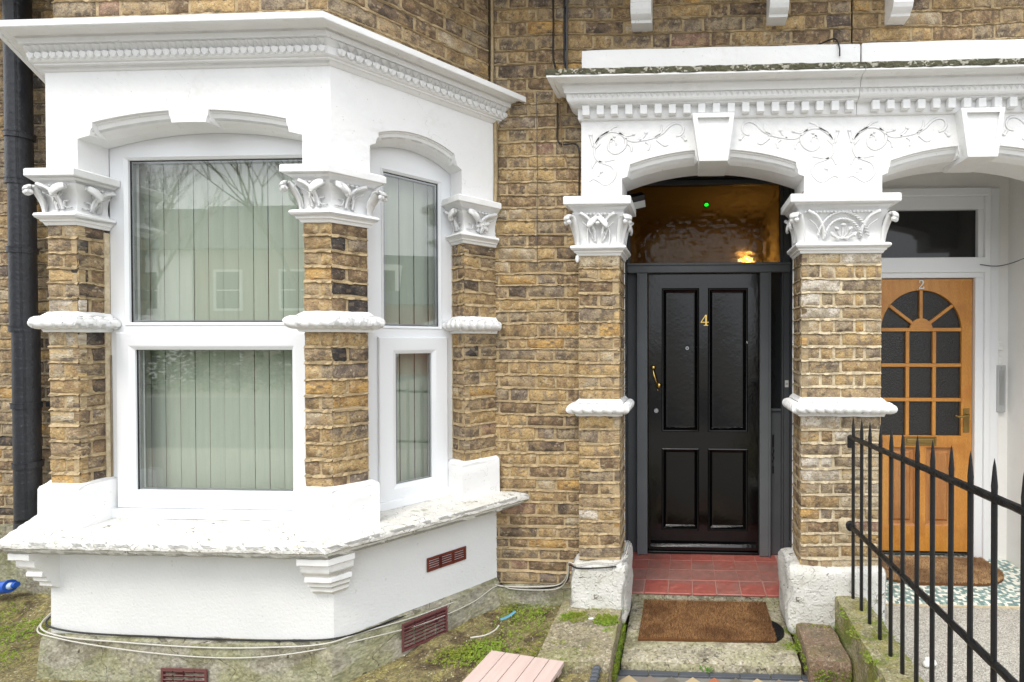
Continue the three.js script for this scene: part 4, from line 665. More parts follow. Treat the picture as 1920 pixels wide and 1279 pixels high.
  for (let i = 1; i <= 2; i++) for (let j = 0; j < 3; j++) mesh('glazing_bar', box(xs[i] - bw, xs[i] + bw, ys[j] + bw * (j ? 1 : 0), ys[j + 1] - bw, ZD - .03, ZD - .003, .004), M.oak, d2);
  for (const f of [38, 90, 142]) { const a = f * Math.PI / 180, g = new RoundedBoxGeometry(R - .07, bw * 1.8, .026, 2, .004); g.translate((R + .07) / 2, 0, ZD - .016); g.rotateZ(a); g.translate(cx, cyA, 0); mesh('glazing_bar', boxUV(clean(g)), f === 90 ? M.oak : M.oakH, d2); }
  { const h = new THREE.Shape(); h.absarc(cx, cyA, .082, 0, Math.PI, false); h.closePath(); mesh('fan_hub', extr(h, .03, ZD - .03, .003), M.oakH, d2); }
  for (let i = 0; i < 3; i++) for (let j = 0; j < 3; j++) mesh('pane', boxUV(clean(new THREE.PlaneGeometry(xs[i + 1] - xs[i], ys[j + 1] - ys[j]).translate((xs[i] + xs[i + 1]) / 2, (ys[j] + ys[j + 1]) / 2, ZD - .022))), M.obscure, d2);
  for (let k = 0; k < 4; k++) { const a = [2, 38, 90, 142, 178].map(v => v * Math.PI / 180), p = new THREE.Shape(); p.absarc(cx, cyA, R, a[k], a[k + 1], false); p.absarc(cx, cyA, .07, a[k + 1], a[k], true); p.closePath(); mesh('pane', boxUV(clean(new THREE.ShapeGeometry(p, 10).translate(0, 0, ZD - .022))), M.obscure, d2); }
  mesh('letter_plate', merge([rings(1.585, .815, 1.815, .878, [[0, ZD], [.004, ZD + .008], [.012, ZD + .008], [.016, ZD + .004], [.02, ZD + .006]], true)]), M.oldBrass, d2, 'dull brass letter plate');
  mesh('lock_plate', merge([box(2.0, 2.043, .91, 1.085, ZD, ZD + .005, .002), cyl(.005, .005, .006, 2.021, .955, ZD + .005, 'z'), taper([V3(2.022, 1.04, ZD + .002), V3(2.022, 1.04, ZD + .04), V3(2.0, 1.035, ZD + .046), V3(1.945, 1.03, ZD + .044), V3(1.925, 1.038, ZD + .044)], t => [.006, .007], V3(0, 1, 0), 14, 8)]), M.oldBrass, d2, 'brass lever handle on a lock plate');
  mesh('house_number', num('2', .062, 1.70, 1.977, ZD + .001), M.whitePlastic, d2, 'white figure 2');
  const f2 = mesh('door_frame', merge([box(1.25, 1.34, 0, 2.022, ZD - .05, ZD + .03, .005), box(2.066, 2.125, 0, 2.022, ZD - .05, ZD + .03, .005), box(2.12, 2.16, 0, 2.65, ZD - .05, ZD + .05, .006), box(1.25, 2.13, 2.022, 2.06, ZD - .05, ZD + .03, .004), box(1.25, 2.13, 2.058, 2.165, ZD - .05, ZD + .05, .006), box(1.25, 2.13, 2.51, 2.6, ZD - .05, ZD + .03, .005), box(2.085, 2.13, 2.165, 2.52, ZD - .05, ZD + .025, .005)]), M.upvc, house2, 'white painted door frame of number 2');
  mesh('architrave', merge([box(2.158, 2.236, 0, 2.66, ZD - .05, ZD + .02, .006), box(1.25, 2.158, 2.6, 2.655, ZD - .05, ZD + .055, .006)]), M.upvc, f2);
  mesh('transom_pane', boxUV(clean(new THREE.PlaneGeometry(.9, .36).translate(1.66, 2.34, ZD - .01))), M.darkGlass, house2);
  mesh('porch_wall', merge([box(2.312, 2.37, -.05, 2.82, -.92, -.02), box(2.236, 2.313, -.05, 2.82, -.92, ZD - .002), box(1.0, 2.24, 2.655, 2.82, -.92, ZD + .002), box(1.0, 1.25, -.05, 2.66, -.92, ZD), box(1.0, 1.004, -.05, 2.82, ZD, -.1)]), M.plaster, house2, 'white plastered porch side wall');
  mesh('porch_ceiling', box(1.0, 2.37, 2.80, 2.85, -.92, -.17), M.plaster, house2);
}
// ---------- ground, steps, paths ----------
{
  const big = new THREE.PlaneGeometry(160, 90); big.rotateX(-Math.PI / 2); big.translate(0, -.16, 44.9); struct('ground', boxUV(clean(big)), M.paving);
  const road = new THREE.PlaneGeometry(160, 7); road.rotateX(-Math.PI / 2); road.translate(0, -.152, 9.5); struct('road', boxUV(clean(road)), M.asphalt);
  // mossy garden bed in front of the bay
  const g = new THREE.PlaneGeometry(4.9, 1.7, 150, 60); g.rotateX(-Math.PI / 2); g.translate(-2.8, .05, .83); const p = g.attributes.position;
  for (let i = 0; i < p.count; i++) { const x = p.getX(i), z = p.getZ(i); p.setY(i, .035 + .05 * (vn(x * 2.1 + 40, z * 2.3, 4096, 5) - .5) + .026 * (vn(x * 11 + 40, z * 11, 4096, 6) - .5) + .013 * (vn(x * 42 + 90, z * 42, 4096, 7) - .5) + .02 * sst(.25, 0, z) - .1 * sst(-1.15, -1.6, x) * sst(.1, .5, z)); }
  g.computeVertexNormals(); struct('garden_bed', merge([boxUV(clean(g)), box(-5.2, -.36, -.155, .0, .02, 1.67)]), M.soil, 'mossy earth at the foot of the bay');
  struct('side_slab', stone(-.70, -.347, -.155, .09, -.02, .615, .014, .008, 20, 41, .025), M.slab, 'worn stone slab with moss beside the doorstep');
  struct('doorstep', stone(-.332, .592, -.155, -.06, -.25, .362, .02, .008, 14, 42, .03), M.concrete, 'cracked concrete doorstep below the red tiles');
  struct('side_slab', stone(.60, .805, -.155, .02, .02, .45, .02, .016, 14, 43, .025), M.brownSlab, 'brown mossy stone slab beside the railing kerb');
  struct('kerb', stone(.818, .985, -.155, .176, .02, 3.1, .012, .014, 14, 44, .03), M.kerb, 'mossy low kerb carrying the railing');
  // porch floor of number 4: red quarry tiles
  const pf = struct('porch_floor', merge([box(-.424, .757, -.155, -.006, -.90, -.237, .006)]), M.concrete, 'porch floor of red quarry tiles'); mesh('grout_bed', box(-.42, .755, -.0062, -.0028, -.895, -.24), M.grout, pf);
  const rows = [-.242, -.41, -.5625, -.715, -.8675], r = rng(91), tg = {};
  for (let j = 0; j < 4; j++) for (let i = -3; i < 5; i++) { const a = Math.max(-.421, -.108 + i * .1525 + .0011), b = Math.min(.754, -.108 + (i + 1) * .1525 - .0011); if (b - a < .02) continue; const k = `${(b - a).toFixed(3)},${j}`; tg[k] ??= box(-(b - a) / 2, (b - a) / 2, -.014, 0, rows[j + 1] + .0011, rows[j] - .0011 + (j ? 0 : .012), j ? .003 : .008);
    const m = mesh('tile', tg[k], M.redTile[Math.floor(r() * 5)], pf); m.position.set((a + b) / 2, (r() - .5) * .0012, 0); m.rotation.set((r() - .5) * .004, 0, (r() - .5) * .004); }
  // garden path: blue border, then red, buff and grey squares set diagonally
  const path = struct('path', box(-.345, .815, -.155, -.112, .36, 3.2), M.paving, 'patterned tiled path');
  for (let i = 0; i < 8; i++) { const m = mesh('tile', tg.b ??= box(0, .1485, -.02, 0, 0, .033, .003), M.blueTile, path); m.position.set(-.335 + i * .1525, -.100 + (r() - .5) * .002, .367); }
  const sq = box(-.036, .036, -.02, 0, -.036, .036, .0025); sq.rotateY(Math.PI / 4); boxUV(sq);
  for (let j = 0; j < 6; j++) for (let i = 0; i < 11; i++) { const x = -.28 + i * .106 + (j % 2) * .053, z = .456 + j * .053; if (x > .78) continue; const m = mesh('tile', sq, M.pathTile[(i * 2 + j * 3 + Math.floor(r() * 2)) % 6], path); m.position.set(x, -.1 + (r() - .5) * .003, z); m.rotation.set((r() - .5) * .02, 0, (r() - .5) * .02); }
  // number 2: mosaic floor and pebbled concrete forecourt
  const mf = struct('porch_floor', box(1.0, 2.32, -.155, -.006, -.9, -.165), M.mortarPale, 'porch floor of small white and sea-green mosaic pieces'), L = [[], [], []], t0 = new THREE.BoxGeometry(.0182, .008, .0182); t0.translate(0, -.004, 0);
  for (let j = 0; j < 36; j++) for (let i = 0; i < 65; i++) { const k = (i + 2 * j) % 5 === 0 ? 0 : r() < .46 ? 1 : r() < .5 ? 2 : 0, g2 = t0.clone(); g2.rotateY((r() - .5) * .1); g2.translate(1.012 + i * .02, .0005 + r() * .001, -.885 + j * .02); L[k].push(boxUV(clean(g2))); }
  L.forEach((l, k) => stuff(mesh('mosaic_pieces', merge(l), M.tessera[k], mf)));
  struct('forecourt', stone(.986, 3.6, -.155, -.012, -.162, 3.1, .008, .004, 9, 47, .08), M.aggregate, 'pebbled concrete forecourt of number 2');
}
// moss tufts (uncountable)
{
  const spots = [[-.60, .235, .055, .094, 520], [-.415, .255, .055, .094, 620], [-.50, .19, .09, .091, 70], [-.39, .36, .03, .091, 60], [-.90, .12, .13, .055, 420], [-1.0, .47, .12, .045, 560], [-1.12, .52, .09, .045, 300], [-.86, .3, .16, .05, 200], [-.78, .52, .12, .05, 160], [-3.5, .42, .14, .05, 500], [-3.85, .3, .14, .05, 400], [-3.3, .66, .1, .05, 250], [.9, .3, .08, .174, 420], [.9, .48, .08, .174, 620], [.89, .66, .08, .174, 760], [.9, .86, .09, .174, 560], [.875, 1.15, .1, .174, 460], [.84, .42, .03, .172, 160], [.86, .24, .04, .172, 160], [.66, .06, .04, .02, 110], [.57, .05, .03, -.06, 120], [.56, .2, .04, -.06, 140], [-.6, .5, .1, .09, 60]];
  const list = [], r = rng(303), G = [.34, .42, .12];
  for (const [x, z, rad, y, n] of spots) for (let i = 0; i < n; i++) { const a = r() * 6.283, q = rad * Math.sqrt(r()) * (.6 + .6 * r()) * (.75 + .5 * vn(a * 3, x * 50, 64, 3)); list.push([x + Math.cos(a) * q * 1.2, y - .004, z + Math.sin(a) * q, 1]); }
  for (let i = 0; i < 520; i++) list.push([-.339 + (r() - .5) * .012, -.09 + .1 * r(), .06 + .5 * r() ** .8, 1.1]);
  for (let i = 0; i < 130; i++) list.push([-.33 + r() * .9, -.112, .368 + (r() - .5) * .01, .9]);
  for (let i = 0; i < 160; i++) list.push([.596 + (r() - .5) * .012, -.06 + r() * .04, .02 + .4 * r(), .9]);
  for (let i = 0; i < 260; i++) list.push([.62 + .18 * r(), -.12 + .1 * r(), .452 + r() * .006, .9]);
  for (let i = 0; i < 90; i++) list.push([-.64 + .31 * r(), .086, .143 + r() * .012, .8]);
  for (let i = 0; i < 200; i++) list.push([.58 + .5 * r(), .0 + r() * .03, .135 + r() * .02, .8]);
  const T = []; for (let k = 0; k < 6; k++) { const a = k * 1.05, l = .55 + .45 * hash(k, 3, 9), c = Math.cos(a), s = Math.sin(a); T.push(-s * .2, 0, c * .2, s * .2, 0, -c * .2, c * l, .75 * (1.1 - l * .4), s * l); }
  const g = finish(T, .1), im = new THREE.InstancedMesh(g, M.moss, list.length), o = new THREE.Object3D(), c = new THREE.Color(); im.name = 'moss';
  list.forEach(([x, y, z, s], i) => { o.position.set(x, y, z); const k = (.006 + .006 * r()) * s; o.scale.set(k, k * (.7 + r() * .7), k); o.rotation.set((r() - .5) * .8, r() * 6.28, (r() - .5) * .8); o.updateMatrix(); im.setMatrixAt(i, o.matrix); const w = r(), d = vn(x * 9 + 50, z * 9, 4096, 8); c.setRGB(lerp(.13, .30, w), lerp(.20, .36, w) * (.8 + .4 * d), lerp(.012, .035, w)); im.setColorAt(i, c); });
  im.castShadow = im.receiveShadow = true; im.userData.kind = 'stuff'; im.userData.label = 'bright green moss on the slabs, kerb and earth'; im.userData.category = 'moss'; scene.add(im);
}
// ---------- doormats ----------
function mat(name, label, shape, y, th, n, seed, tone, inside, bb) {
  const t = thing(name, label, 'doormat', [(bb[0] + bb[1]) / 2, y, (bb[2] + bb[3]) / 2]), ox = -(bb[0] + bb[1]) / 2, oz = -(bb[2] + bb[3]) / 2, g = extr(shape, th, 0, .004); g.rotateX(-Math.PI / 2); g.translate(ox, 0, oz); mesh('backing', boxUV(g), M.coir, t);
  const T = []; for (let k = 0; k < 3; k++) { const a = k * 2.1, c = Math.cos(a), s = Math.sin(a); T.push(c * .16, 0, s * .16, -s * .16, 0, c * .16, c * .25, 1, s * .25); } const f = finish(T, .1), im = new THREE.InstancedMesh(f, M.fibre, n), o = new THREE.Object3D(), col = new THREE.Color(), r = rng(seed); im.name = 'pile';
  for (let i = 0; i < n;) { const x = lerp(bb[0], bb[1], r()), z = lerp(bb[2], bb[3], r()); if (!inside(x, z)) continue; o.position.set(x + ox, th - .002, z + oz); o.rotation.set((r() - .5) * 1.5, r() * 6.28, (r() - .5) * 1.5); const s = .006 + .005 * r(); o.scale.set(s * .8, s * 1.6, s * .8); o.updateMatrix(); im.setMatrixAt(i, o.matrix); const w = r(), d = sst(.25, .75, .65 * vn(x * 6 + 60, z * 9 + 20, 4096, seed) + .35 * vn(x * 31 + 60, z * 31, 4096, seed + 1)); col.setRGB(lerp(tone[0][0], tone[1][0], w) * lerp(.55, 1, d), lerp(tone[0][1], tone[1][1], w) * lerp(.5, 1, d), lerp(tone[0][2], tone[1][2], w) * lerp(.5, 1, d)); im.setColorAt(i, col); i++; }
  im.castShadow = im.receiveShadow = true; im.userData.kind = 'stuff'; t.add(im); return t;
}
// plan shapes are drawn in (x, -z)
mat('doormat', 'rectangular brown coir mat on the concrete doorstep of the black door', poly([[-.25, .222], [.498, .232], [.492, -.172], [-.256, -.186]]), -.0615, .018, 22000, 51, [[.16, .08, .03], [.62, .35, .15]], () => true, [-.252, .494, -.225, .178]);
{ const s = new THREE.Shape(); s.moveTo(1.26, .80); s.lineTo(2.12, .80); s.lineTo(2.13, .62); s.absellipse(1.88, .62, .25, .22, 0, -Math.PI / 2, true); s.lineTo(1.45, .40); s.absellipse(1.5, .62, .25, .22, -Math.PI / 2, -Math.PI, true); s.lineTo(1.25, .62); s.closePath();
  const ins = (x, z) => { z = -z; if (z > .62) return x > 1.26 && x < 2.12; const dx = x > 1.88 ? x - 1.88 : x < 1.5 ? 1.5 - x : 0, dz = .62 - z; return (dx / .25) ** 2 + (dz / .22) ** 2 < 1; };
  mat('doormat', 'light brown round-cornered coir mat in front of the golden glazed door', s, -.001, .02, 20000, 52, [[.42, .26, .12], [.8, .56, .31]], ins, [1.25, 2.13, -.8, -.40]); }
{ const t = thing('gully_cover', 'round black drain cover half hidden under the coir mat on the doorstep', 'drain cover', [.44, -.0605, .06]); mesh('lid', cyl(.115, .112, .012, 0, .005, 0, 'y', 36), M.iron, t); for (const q of [.1, .088, .076]) { const g = new THREE.TorusGeometry(q, .003, 6, 40); g.rotateX(Math.PI / 2); g.translate(0, .0115, 0); mesh('ring', boxUV(clean(g)), M.iron, t); } }
// ---------- iron railing on the kerb ----------
{
  const t = thing('iron_railing', 'black iron spiked railing running from the porch pier toward the street', 'railing', [.909, .17, .08]), sl = .05, Y = (y, z) => y - .17 + sl * z;
  const pts = []; const R = .0088; for (const [r, y] of [[0, 0], [R, 0], [R, .94], [R * 1.06, .95], [R * .92, .965], [R * .55, 1.005], [.0006, 1.03]]) pts.push(V2(r, y));
  const bar = boxUV(clean(new THREE.LatheGeometry(pts, 10)));
  for (let i = 0; i < 18; i++) { const z = .058 + i * .1265, m = mesh('bar', bar, M.iron, t); m.position.set((hash(i, 2, 3) - .5) * .003, -.004, z); m.scale.y = (1.164 - .17 + sl * z) / 1.03; m.rotation.z = (hash(i, 5, 3) - .5) * .006; }
  for (const [y, n] of [[1.042, 1], [.553, 2]]) { const g = taper([V3(0, Y(y, -.03), -.01), V3(.001, Y(y, .7), .7), V3(-.001, Y(y, 1.4), 1.4), V3(0, Y(y, 2.3), 2.28)], () => [.0135, .0135], V3(1, 0, 0), 60, 9); mesh('rail', rough(g, .0022, 45, n), M.iron, t);
    mesh('wall_bracket', n === 1 ? merge([box(-.016, .012, Y(y, 0) - .06, Y(y, 0) + .005, -.004, .012, .004)]) : merge([blob(0, Y(y, 0) - .002, .006, .028, .03, .012), blob(-.016, Y(y, 0) + .004, .004, .016, .018, .01)]), M.iron, t); }
  mesh('mortar_patch', rough(merge([blob(-.02, .553 - .17 - .005, -.008, .045, .055, .014), blob(-.035, .553 - .17 - .07, -.01, .035, .03, .014)]), .012, 40, 6), M.mortarPale, t);
}
// ---------- drainpipe on the left wall ----------
{
  const t = thing('drainpipe', 'black cast drainpipe on the brick wall left of the bay', 'drainpipe', [-3.92, .42, .09]), x = y => .048 - .034 * (y / 2.6), P = .055;
  const segs = [[0.02, 1.22], [1.2, 2.1], [2.08, 3.3]]; for (const [a, b] of segs) mesh('pipe', cyl(P, P, b - a, x((a + b) / 2), (a + b) / 2, 0, 'y', 28), M.pipe, t);
  for (const y of [.42, .77, 1.22, 1.68, 2.08, 2.35]) mesh('collar', merge([cyl(P + .0065, P + .0065, .032, x(y), y, 0, 'y', 28), cyl(P + .009, P + .009, .006, x(y), y + .016, 0, 'y', 28)]), M.pipe, t);
  mesh('clip', merge([box(x(.77) + .05, x(.77) + .12, .755, .785, -.085, -.05, .004)]), M.pipe, t); mesh('shoe', taper([V3(x(0), .1, 0), V3(x(0), .02, .01), V3(x(0) - .004, -.06, .045)], () => [P * 1.08, P * 1.08], V3(0, 0, 1), 8, 20), M.pipe, t);
}
// ---------- cables ----------
const cable = (label, pts, r, m, group) => solid('cable', tube(pts, r, Math.max(24, pts.length * 8), 6), m, label, 'cable', group);
const K = (s, o, y) => { const p = cantP(s, o); return [p[0], y, p[1]]; };
cable('upper white cable clipped along the foot of the bay and over the plinth block', [[-3.13, .245, ZB - .13], [-3.035, .225, ZB + .012], [-2.93, .20, ZB + .035], [-2.6, .178, ZB + .04], [-2.2, .165, ZB + .042], [-1.9, .172, ZB + .04], [-1.62, .196, ZB + .035], K(.1, .03, .19), K(.35, .035, .165), K(.6, .03, .158), K(.8, .02, .16), [-1.05, .158, .05], [-.85, .162, .055], [-.72, .18, .06], [-.665, .25, .1], [-.648, .335, .125], [-.6, .335, .15], [-.5, .345, .135], [-.4, .343, .14], [-.345, .352, .1], [-.33, .38, 0], [-.325, .35, -.12]], .0035, M.cableWhite, 'white cables at the foot of the bay');
cable('lower white cable sagging below the bay and rising to the plinth block', [[-3.14, .225, ZB - .12], [-3.04, .21, ZB + .02], [-2.9, .19, ZB + .045], [-2.4, .135, ZB + .05], [-2.0, .128, ZB + .05], [-1.68, .168, ZB + .045], K(.12, .045, .16), K(.4, .05, .12), K(.66, .05, .125), K(.82, .04, .155), [-1.0, .15, .06], [-.82, .148, .065], [-.72, .165, .075], [-.66, .24, .12], [-.644, .325, .145]], .003, M.cableWhite, 'white cables at the foot of the bay');
cable('black cable lying along the top edge of the cement plinth', [[-3.12, .235, ZB - .14], [-3.03, .23, ZB - .005], [-2.9, .213, ZB + .02], [-2.4, .196, ZB + .022], [-1.8, .196, ZB + .022], K(.02, .02, .2), K(.3, .02, .182), K(.6, .018, .168), K(.82, .01, .16), [-1.0, .145, .046], [-.75, .16, .05], [-.662, .22, .09], [-.646, .315, .115], [-.6, .312, .14], [-.45, .322, .152], [-.38, .325, .14]], .0042, M.cableBlack);
cable('left black cable running down the brick to the porch cornice', [[-.76, 3.62, .012], [-.757, 3.4, .012], [-.753, 3.16, .012], [-.72, 3.10, .02], [-.66, 3.085, .02], [-.58, 3.075, .03]], .005, M.cableBlack, 'black cables above the porch');
cable('right black cable running down the brick to the porch cornice', [[-.692, 3.62, .012], [-.693, 3.3, .012], [-.69, 3.15, .012], [-.655, 3.09, .014], [-.6, 3.06, .03]], .0055, M.cableBlack, 'black cables above the porch');
cable('grey conduit between the two black cables above the porch', [[-.676, 3.62, .016], [-.678, 3.3, .016], [-.676, 3.04, .016]], .0055, M.cableGrey, 'black cables above the porch');
cable('black wire hanging on the brick beside the porch cornice', [[-.735, 2.94, .012], [-.735, 2.8, .012], [-.735, 2.73, .012], [-.71, 2.70, .014], [-.64, 2.70, .02], [-.607, 2.67, .045], [-.606, 2.4, .03]], .005, M.cableBlack);
cable('thin brown wire hanging slackly beside the porch frieze', [[-.72, 2.93, .02], [-.715, 2.8, .02], [-.695, 2.66, .03], [-.65, 2.5, .04], [-.61, 2.385, .05]], .003, M.cableBrown);
cable('thin black wire looping over the blocking course above the porch', [[.5, 3.16, .03], [.62, 3.18, .04], [.74, 3.2, .08], [.80, 3.19, .14], [.815, 3.13, .172], [.817, 3.08, .174]], .004, M.cableBlack);
cable('thin grey wire along the brick from the cornice joint', [[-.86, 3.0, .006], [-.855, 2.6, .006], [-.858, 2.2, .006], [-.856, 2.0, .006]], .0016, M.cableGrey);
cable('thin black cable on the wall beside the drainpipe', [[-3.80, 3.0, .012], [-3.795, 2.4, .012], [-3.80, 1.7, .012], [-3.80, 1.3, .012]], .004, M.cableBlack);
cable('black cable at the foot of the grey porch side', [[-.409, .95, -.3], [-.41, .72, -.3], [-.40, .58, -.3], [-.398, .5, -.32], [-.41, .4, -.33], [-.412, .02, -.33]], .006, M.cableBlack);
cable('thin grey wire strung across the white wall beside the golden door', [[2.08, 2.11, ZD + .06], [2.16, 2.10, ZD + .055], [2.24, 2.105, ZD + .03], [2.30, 2.12, ZD + .06], [2.308, 2.15, -.5], [2.308, 2.18, -.1]], .0035, M.cableGrey);
cable('short white wire offcut lying on the mossy earth', [[-1.09, .062, .40], [-1.02, .066, .38], [-.985, .07, .34], [-.975, .078, .31]], .004, M.cableWhite);
{ const s = solid('plastic_scrap', rough(taper([V3(-1.0, .06, .22), V3(-.965, .068, .2), V3(-.94, .075, .165)], t => [.012, .004], V3(0, 1, 0), 6, 6), .006, 60, 3), std({ color: 0x5c97ad, roughness: .4 }), 'crumpled pale blue plastic scrap on the mossy earth', 'litter'); }
{ const t = thing('litter', 'white crumpled plastic lump on the pebbled forecourt by the railing', 'litter', [1.19, -.012, .41]); mesh('lump', rough(merge([blob(0, .018, 0, .03, .02, .026), blob(-.025, .014, .012, .018, .014, .018)]), .008, 70, 4), M.whitePlastic, t); }
for (const [x, y, z, w, l] of [[.3, -.055, -.215, .012, 'rightmost of the white paint flakes along the step edge'], [.22, -.055, -.16, .01, 'middle of the white paint flakes on the step, lying on the mat edge'], [.12, -.055, -.222, .013, 'leftmost of the white paint flakes along the step edge'], [-.5, .094, .25, .014, 'white paint flake on the side slab left of the doorstep']]) solid('paint_flake', rough(blob(x, y, z, w, .004, w * .7), .006, 80, 2), M.whitePlastic, l, 'flake');
// ---------- fittings ----------
{
  const f = thing('security_light', 'small black floodlight under the porch arch beside the white capital', 'light', [-.335, 2.47, -.32]);
  mesh('bracket', merge([box(-.088, -.06, -.05, .05, -.03, .03, .004), taper([V3(-.07, 0, 0), V3(-.03, .02, .01), V3(.01, .0, .02)], () => [.009, .009], V3(0, 0, 1), 8, 8)]), M.blackPlastic, f);
  const b = mesh('lamp_body', box(-.05, .05, -.045, .045, -.03, .03, .008), M.blackPlastic, f); b.position.set(.03, -.02, .03); b.rotation.set(.5, .55, .35); const c = mesh('lens', box(-.042, .042, -.034, .01, .0305, .034, .002), M.alu, b); b.rotation.order = 'YXZ';
  const i4 = thing('intercom', 'dark entry phone panel with buttons on the grey side of the porch', 'intercom', [-.424, 1.19, -.50]);
  mesh('body', box(0, .022, 0, .34, -.06, .06, .004), M.greyLight, i4); mesh('speaker', box(.022, .0245, .2, .29, -.045, .045, .002), M.blackPlastic, i4); for (let k = 0; k < 6; k++) mesh('button', box(.022, .0255, .02 + k * .028, .038 + k * .028, -.04, .04, .002), M.blackPlastic, i4);
  const i2 = thing('intercom', 'slim aluminium entry phone on the white wall right of the golden door', 'intercom', [2.252, 1.062, ZD + .0]);
  mesh('plate', rings(-.032, 0, .032, .335, [[0, 0], [0, .022], [.003, .026], [.01, .026]], true), M.alu, i2); mesh('grille', box(-.014, .02, .05, .3, .0262, .0275, .0008), M.steel, i2); mesh('screw', blob(.0, .022, .026, .004), M.steel, i2); mesh('screw', blob(0, .316, .026, .004), M.steel, i2);
  for (const [y, l] of [[1.385, 'lower of the two white bell pushes above the slim entry phone'], [1.505, 'upper of the two white bell pushes above the slim entry phone']]) { const d = thing('bell_push', l, 'doorbell', [2.25, y, ZD]); mesh('case', box(-.015, .015, 0, .065, 0, .018, .004), M.whitePlastic, d); mesh('button', cyl(.007, .006, .006, 0, .035, .02, 'z'), M.upvc, d); }
  const dk = thing('deck_tile', 'pale pink grooved board panel lying on the mossy earth', 'board', [-.925, .058, .545], -.185);
  for (let k = 0; k < 5; k++) mesh('board', box(k * .0755, k * .0755 + .0725, .012, .034, 0, .5, .003), M.pinkBoard, dk); mesh('batten', merge([box(0, .374, 0, .012, .03, .07), box(0, .374, 0, .012, .4, .44)]), M.pinkBoard, dk);
  const ed = thing('edging_tile', 'blue-grey rope-topped edging tile beside the side slab', 'edging', [-.405, .0, .63]);
  { const L = []; for (let k = 0; k < 9; k++) { const g = new THREE.SphereGeometry(1, 10, 7); g.scale(.021, .021, .017); g.rotateY(.45); g.translate(0, .066, k * .026); L.push(boxUV(clean(g))); } mesh('rope_top', merge(L), M.blueTile, ed); mesh('tile_body', box(-.014, .014, -.03, .062, -.012, .22, .004), M.blueTile, ed); }
  const bt = thing('plastic_bottle', 'blue capped pale plastic bottle lying at the foot of the left wall', 'bottle', [-4.12, .1, .14]);
  { const g = new THREE.LatheGeometry([[0, 0], [.03, .002], [.034, .01], [.034, .07], [.032, .075], [.034, .08], [.034, .15], [.028, .18], [.014, .205], [.013, .22]].map(p => V2(...p)), 18); g.rotateZ(-1.35); mesh('body', boxUV(clean(g)), M.palePlastic, bt); const c = new THREE.CylinderGeometry(.036, .036, .06, 18); c.translate(0, .165, 0); c.rotateZ(-1.35); mesh('label_band', boxUV(clean(c)), M.bluePlastic, bt); const k = new THREE.CylinderGeometry(.016, .016, .02, 14); k.translate(0, .228, 0); k.rotateZ(-1.35); mesh('cap', boxUV(clean(k)), M.bluePlastic, bt); }
}
// weeds at the step's foot
for (const [x, z, y, n, l] of [[.655, .475, -.1, 14, 'small green weed growing at the foot of the brown slab'], [.11, .374, -.1, 9, 'low green weed in the gap below the concrete doorstep']]) {
  const t = thing('weed', l, 'plant', [x, y, z]), r = rng(700 + n);
  for (let k = 0; k < n; k++) { const a = r() * 6.28, L = .018 + r() * .022, s = new THREE.Shape(); s.moveTo(0, 0); s.quadraticCurveTo(L * .32, L * .5, 0, L); s.quadraticCurveTo(-L * .32, L * .5, 0, 0); const g = new THREE.ShapeGeometry(s, 5); g.rotateX(.5 + r() * .5); g.translate(0, .004, .004 + r() * .012); g.rotateY(a); g.translate((r() - .5) * .03, 0, (r() - .5) * .012); mesh('leaf', boxUV(clean(g)), M.leaf, t); }
  mesh('stem', cyl(.003, .002, .014, 0, .005, 0, 'y', 6), M.leaf, t);
}
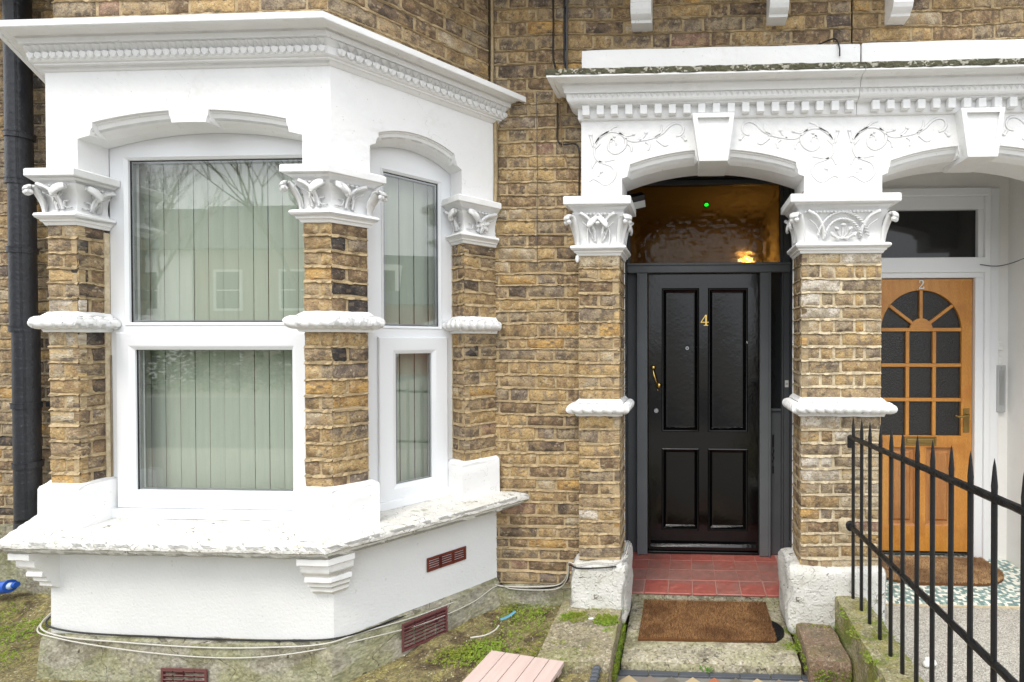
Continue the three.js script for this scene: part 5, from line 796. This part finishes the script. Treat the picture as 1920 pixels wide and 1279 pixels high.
// ---------- across the street: what the panes mirror ----------
{
  const brickA = std({ color: new THREE.Color().setRGB(.36, .31, .24), roughness: .9 }), brickR = std({ color: new THREE.Color().setRGB(.3, .12, .075), roughness: .9 }), slate = std({ color: new THREE.Color().setRGB(.09, .095, .11), roughness: .7 }), trim = std({ color: 0xe4e4e0, roughness: .7 }), pane = phys({ color: 0x20252a, roughness: .05, metalness: 0 });
  function far(label, x, z, ry, w, h, wall, bays, roofH, name = 'terraced_house') {
    const t = thing(name, label, 'house', [x, -.152, z], ry); mesh('wall', box(-w / 2, w / 2, 0, h, -8, 0), wall, t);
    const s = poly([[-8.3, h], [.35, h], [-.6, h + roofH], [-7.2, h + roofH]]), g = extr(s, w, 0); g.rotateY(-Math.PI / 2); g.translate(w / 2, 0, 0); const rf = mesh('roof', boxUV(g), slate, t); mesh('chimney', box(-w / 2 + .3, -w / 2 + 1.3, h, h + roofH + 1.1, -4, -3.3), wall, rf);
    for (const y of ry < 0 ? [.9] : [.7, 3.0]) for (let k = 0; k < bays; k++) { const cx = -w / 2 + w * (k + .5) / bays; const wn = mesh('window', rings(cx - .62, y, cx + .62, y + 1.75, [[0, .002], [0, .07], [.1, .07], [.1, .03]], false), trim, t); mesh('pane', boxUV(clean(new THREE.PlaneGeometry(1.06, 1.57).translate(cx, y + .875, .035))), pane, wn); mesh('glazing_bar', box(cx - .53, cx + .53, y + .85, y + .9, .036, .06), trim, wn); }
    if (ry < 0) for (let k = 0; k < bays; k++) { const cx = -w / 2 + w * (k + .5) / bays; const d = mesh('dormer', box(cx - .7, cx + .7, h + .15, h + roofH * .78, -1.2, .1), trim, rf); mesh('dormer_pane', boxUV(clean(new THREE.PlaneGeometry(1, roofH * .42).translate(cx, h + roofH * .45, .104))), pane, rf); }
  }
  far('pale rendered house across the street left of the tree', -25, 19, Math.PI, 8, 5.6, trim, 2, 1.9); far('brown brick house across the street behind the hedge', -16.5, 19, Math.PI, 8.6, 5.6, brickA, 3, 2.0); far('brown brick house across the street facing the black door', -7.5, 19.3, Math.PI, 9, 5.5, brickA, 3, 1.9);
  far('red brick house with dormers at the right end of the street', 24, 6.5, -Math.PI / 2, 13, 3.6, brickR, 4, 2.6);
  // bare street tree
  const bark = std({ color: new THREE.Color().setRGB(.07, .06, .05), roughness: .95 }), r = rng(808);
  function tree(x, z, h, label) { const t = thing('bare_tree', label, 'tree', [x, -.155, z], 0, 'bare street trees'), tr = [], br = []; const grow = (p, d, L, R, n) => { const e = p.clone().addScaledVector(d, L), m = p.clone().lerp(e, .5).add(V3((r() - .5) * L * .15, 0, (r() - .5) * L * .15)); (n > 5 ? tr : br).push(taper([p, m, e], q => [R * (1 - .35 * q), R * (1 - .35 * q)], V3(.3, .1, 1), 4, 5)); if (n <= 0) return; const k = n > 5 ? 4 : n > 2 ? 3 : 2; for (let i = 0; i < k; i++) grow(e, d.clone().add(V3((r() - .5) * 1.3, r() * .5, (r() - .5) * 1.3)).normalize(), L * (.6 + r() * .22), R * .58, n - 1); }; grow(V3(0, 0, 0), V3(0, 1, 0), h * .3, h * .015, 6); mesh('trunk', merge(tr), bark, t); mesh('crown', merge(br), bark, t); }
  tree(-11.5, 13.6, 8.5, 'bare street tree nearer the middle of the far pavement'); tree(-17.5, 13.8, 8, 'bare street tree farther left on the far pavement');
  // clipped hedge on the far side: leaf clumps through its volume
  const hd = thing('hedge', 'clipped green hedge across the street', 'hedge', [-14, -.158, 14.8]), T = [], n = 5200; for (let i = 0; i < n; i++) { const x = (r() - .5) * 15, y = .05 + r() * (1.5 + .3 * vn(x + 60, 3, 64, 2)), z = (r() - .5) * .9, a = r() * 6.28, e = (r() - .5) * 2, s = .07 + r() * .08, u = V3(Math.cos(a), e, Math.sin(a)).normalize().multiplyScalar(s), v = V3(-Math.sin(a), r() - .5, Math.cos(a)).normalize().multiplyScalar(s * .6); T.push(x - u.x, y - u.y, z - u.z, x + v.x, y + v.y, z + v.z, x + u.x, y + u.y, z + u.z, x - u.x, y - u.y, z - u.z, x + u.x, y + u.y, z + u.z, x - v.x, y - v.y, z - v.z); } mesh('foliage', finish(T, .1), std({ color: new THREE.Color().setRGB(.075, .12, .03), roughness: .8 }), hd); for (let k = 0; k < 6; k++) mesh('stem', cyl(.04, .03, .9, -6 + k * 2.4, .45, 0, 'y', 6), bark, hd);
}
renderer.render(scene, camera);
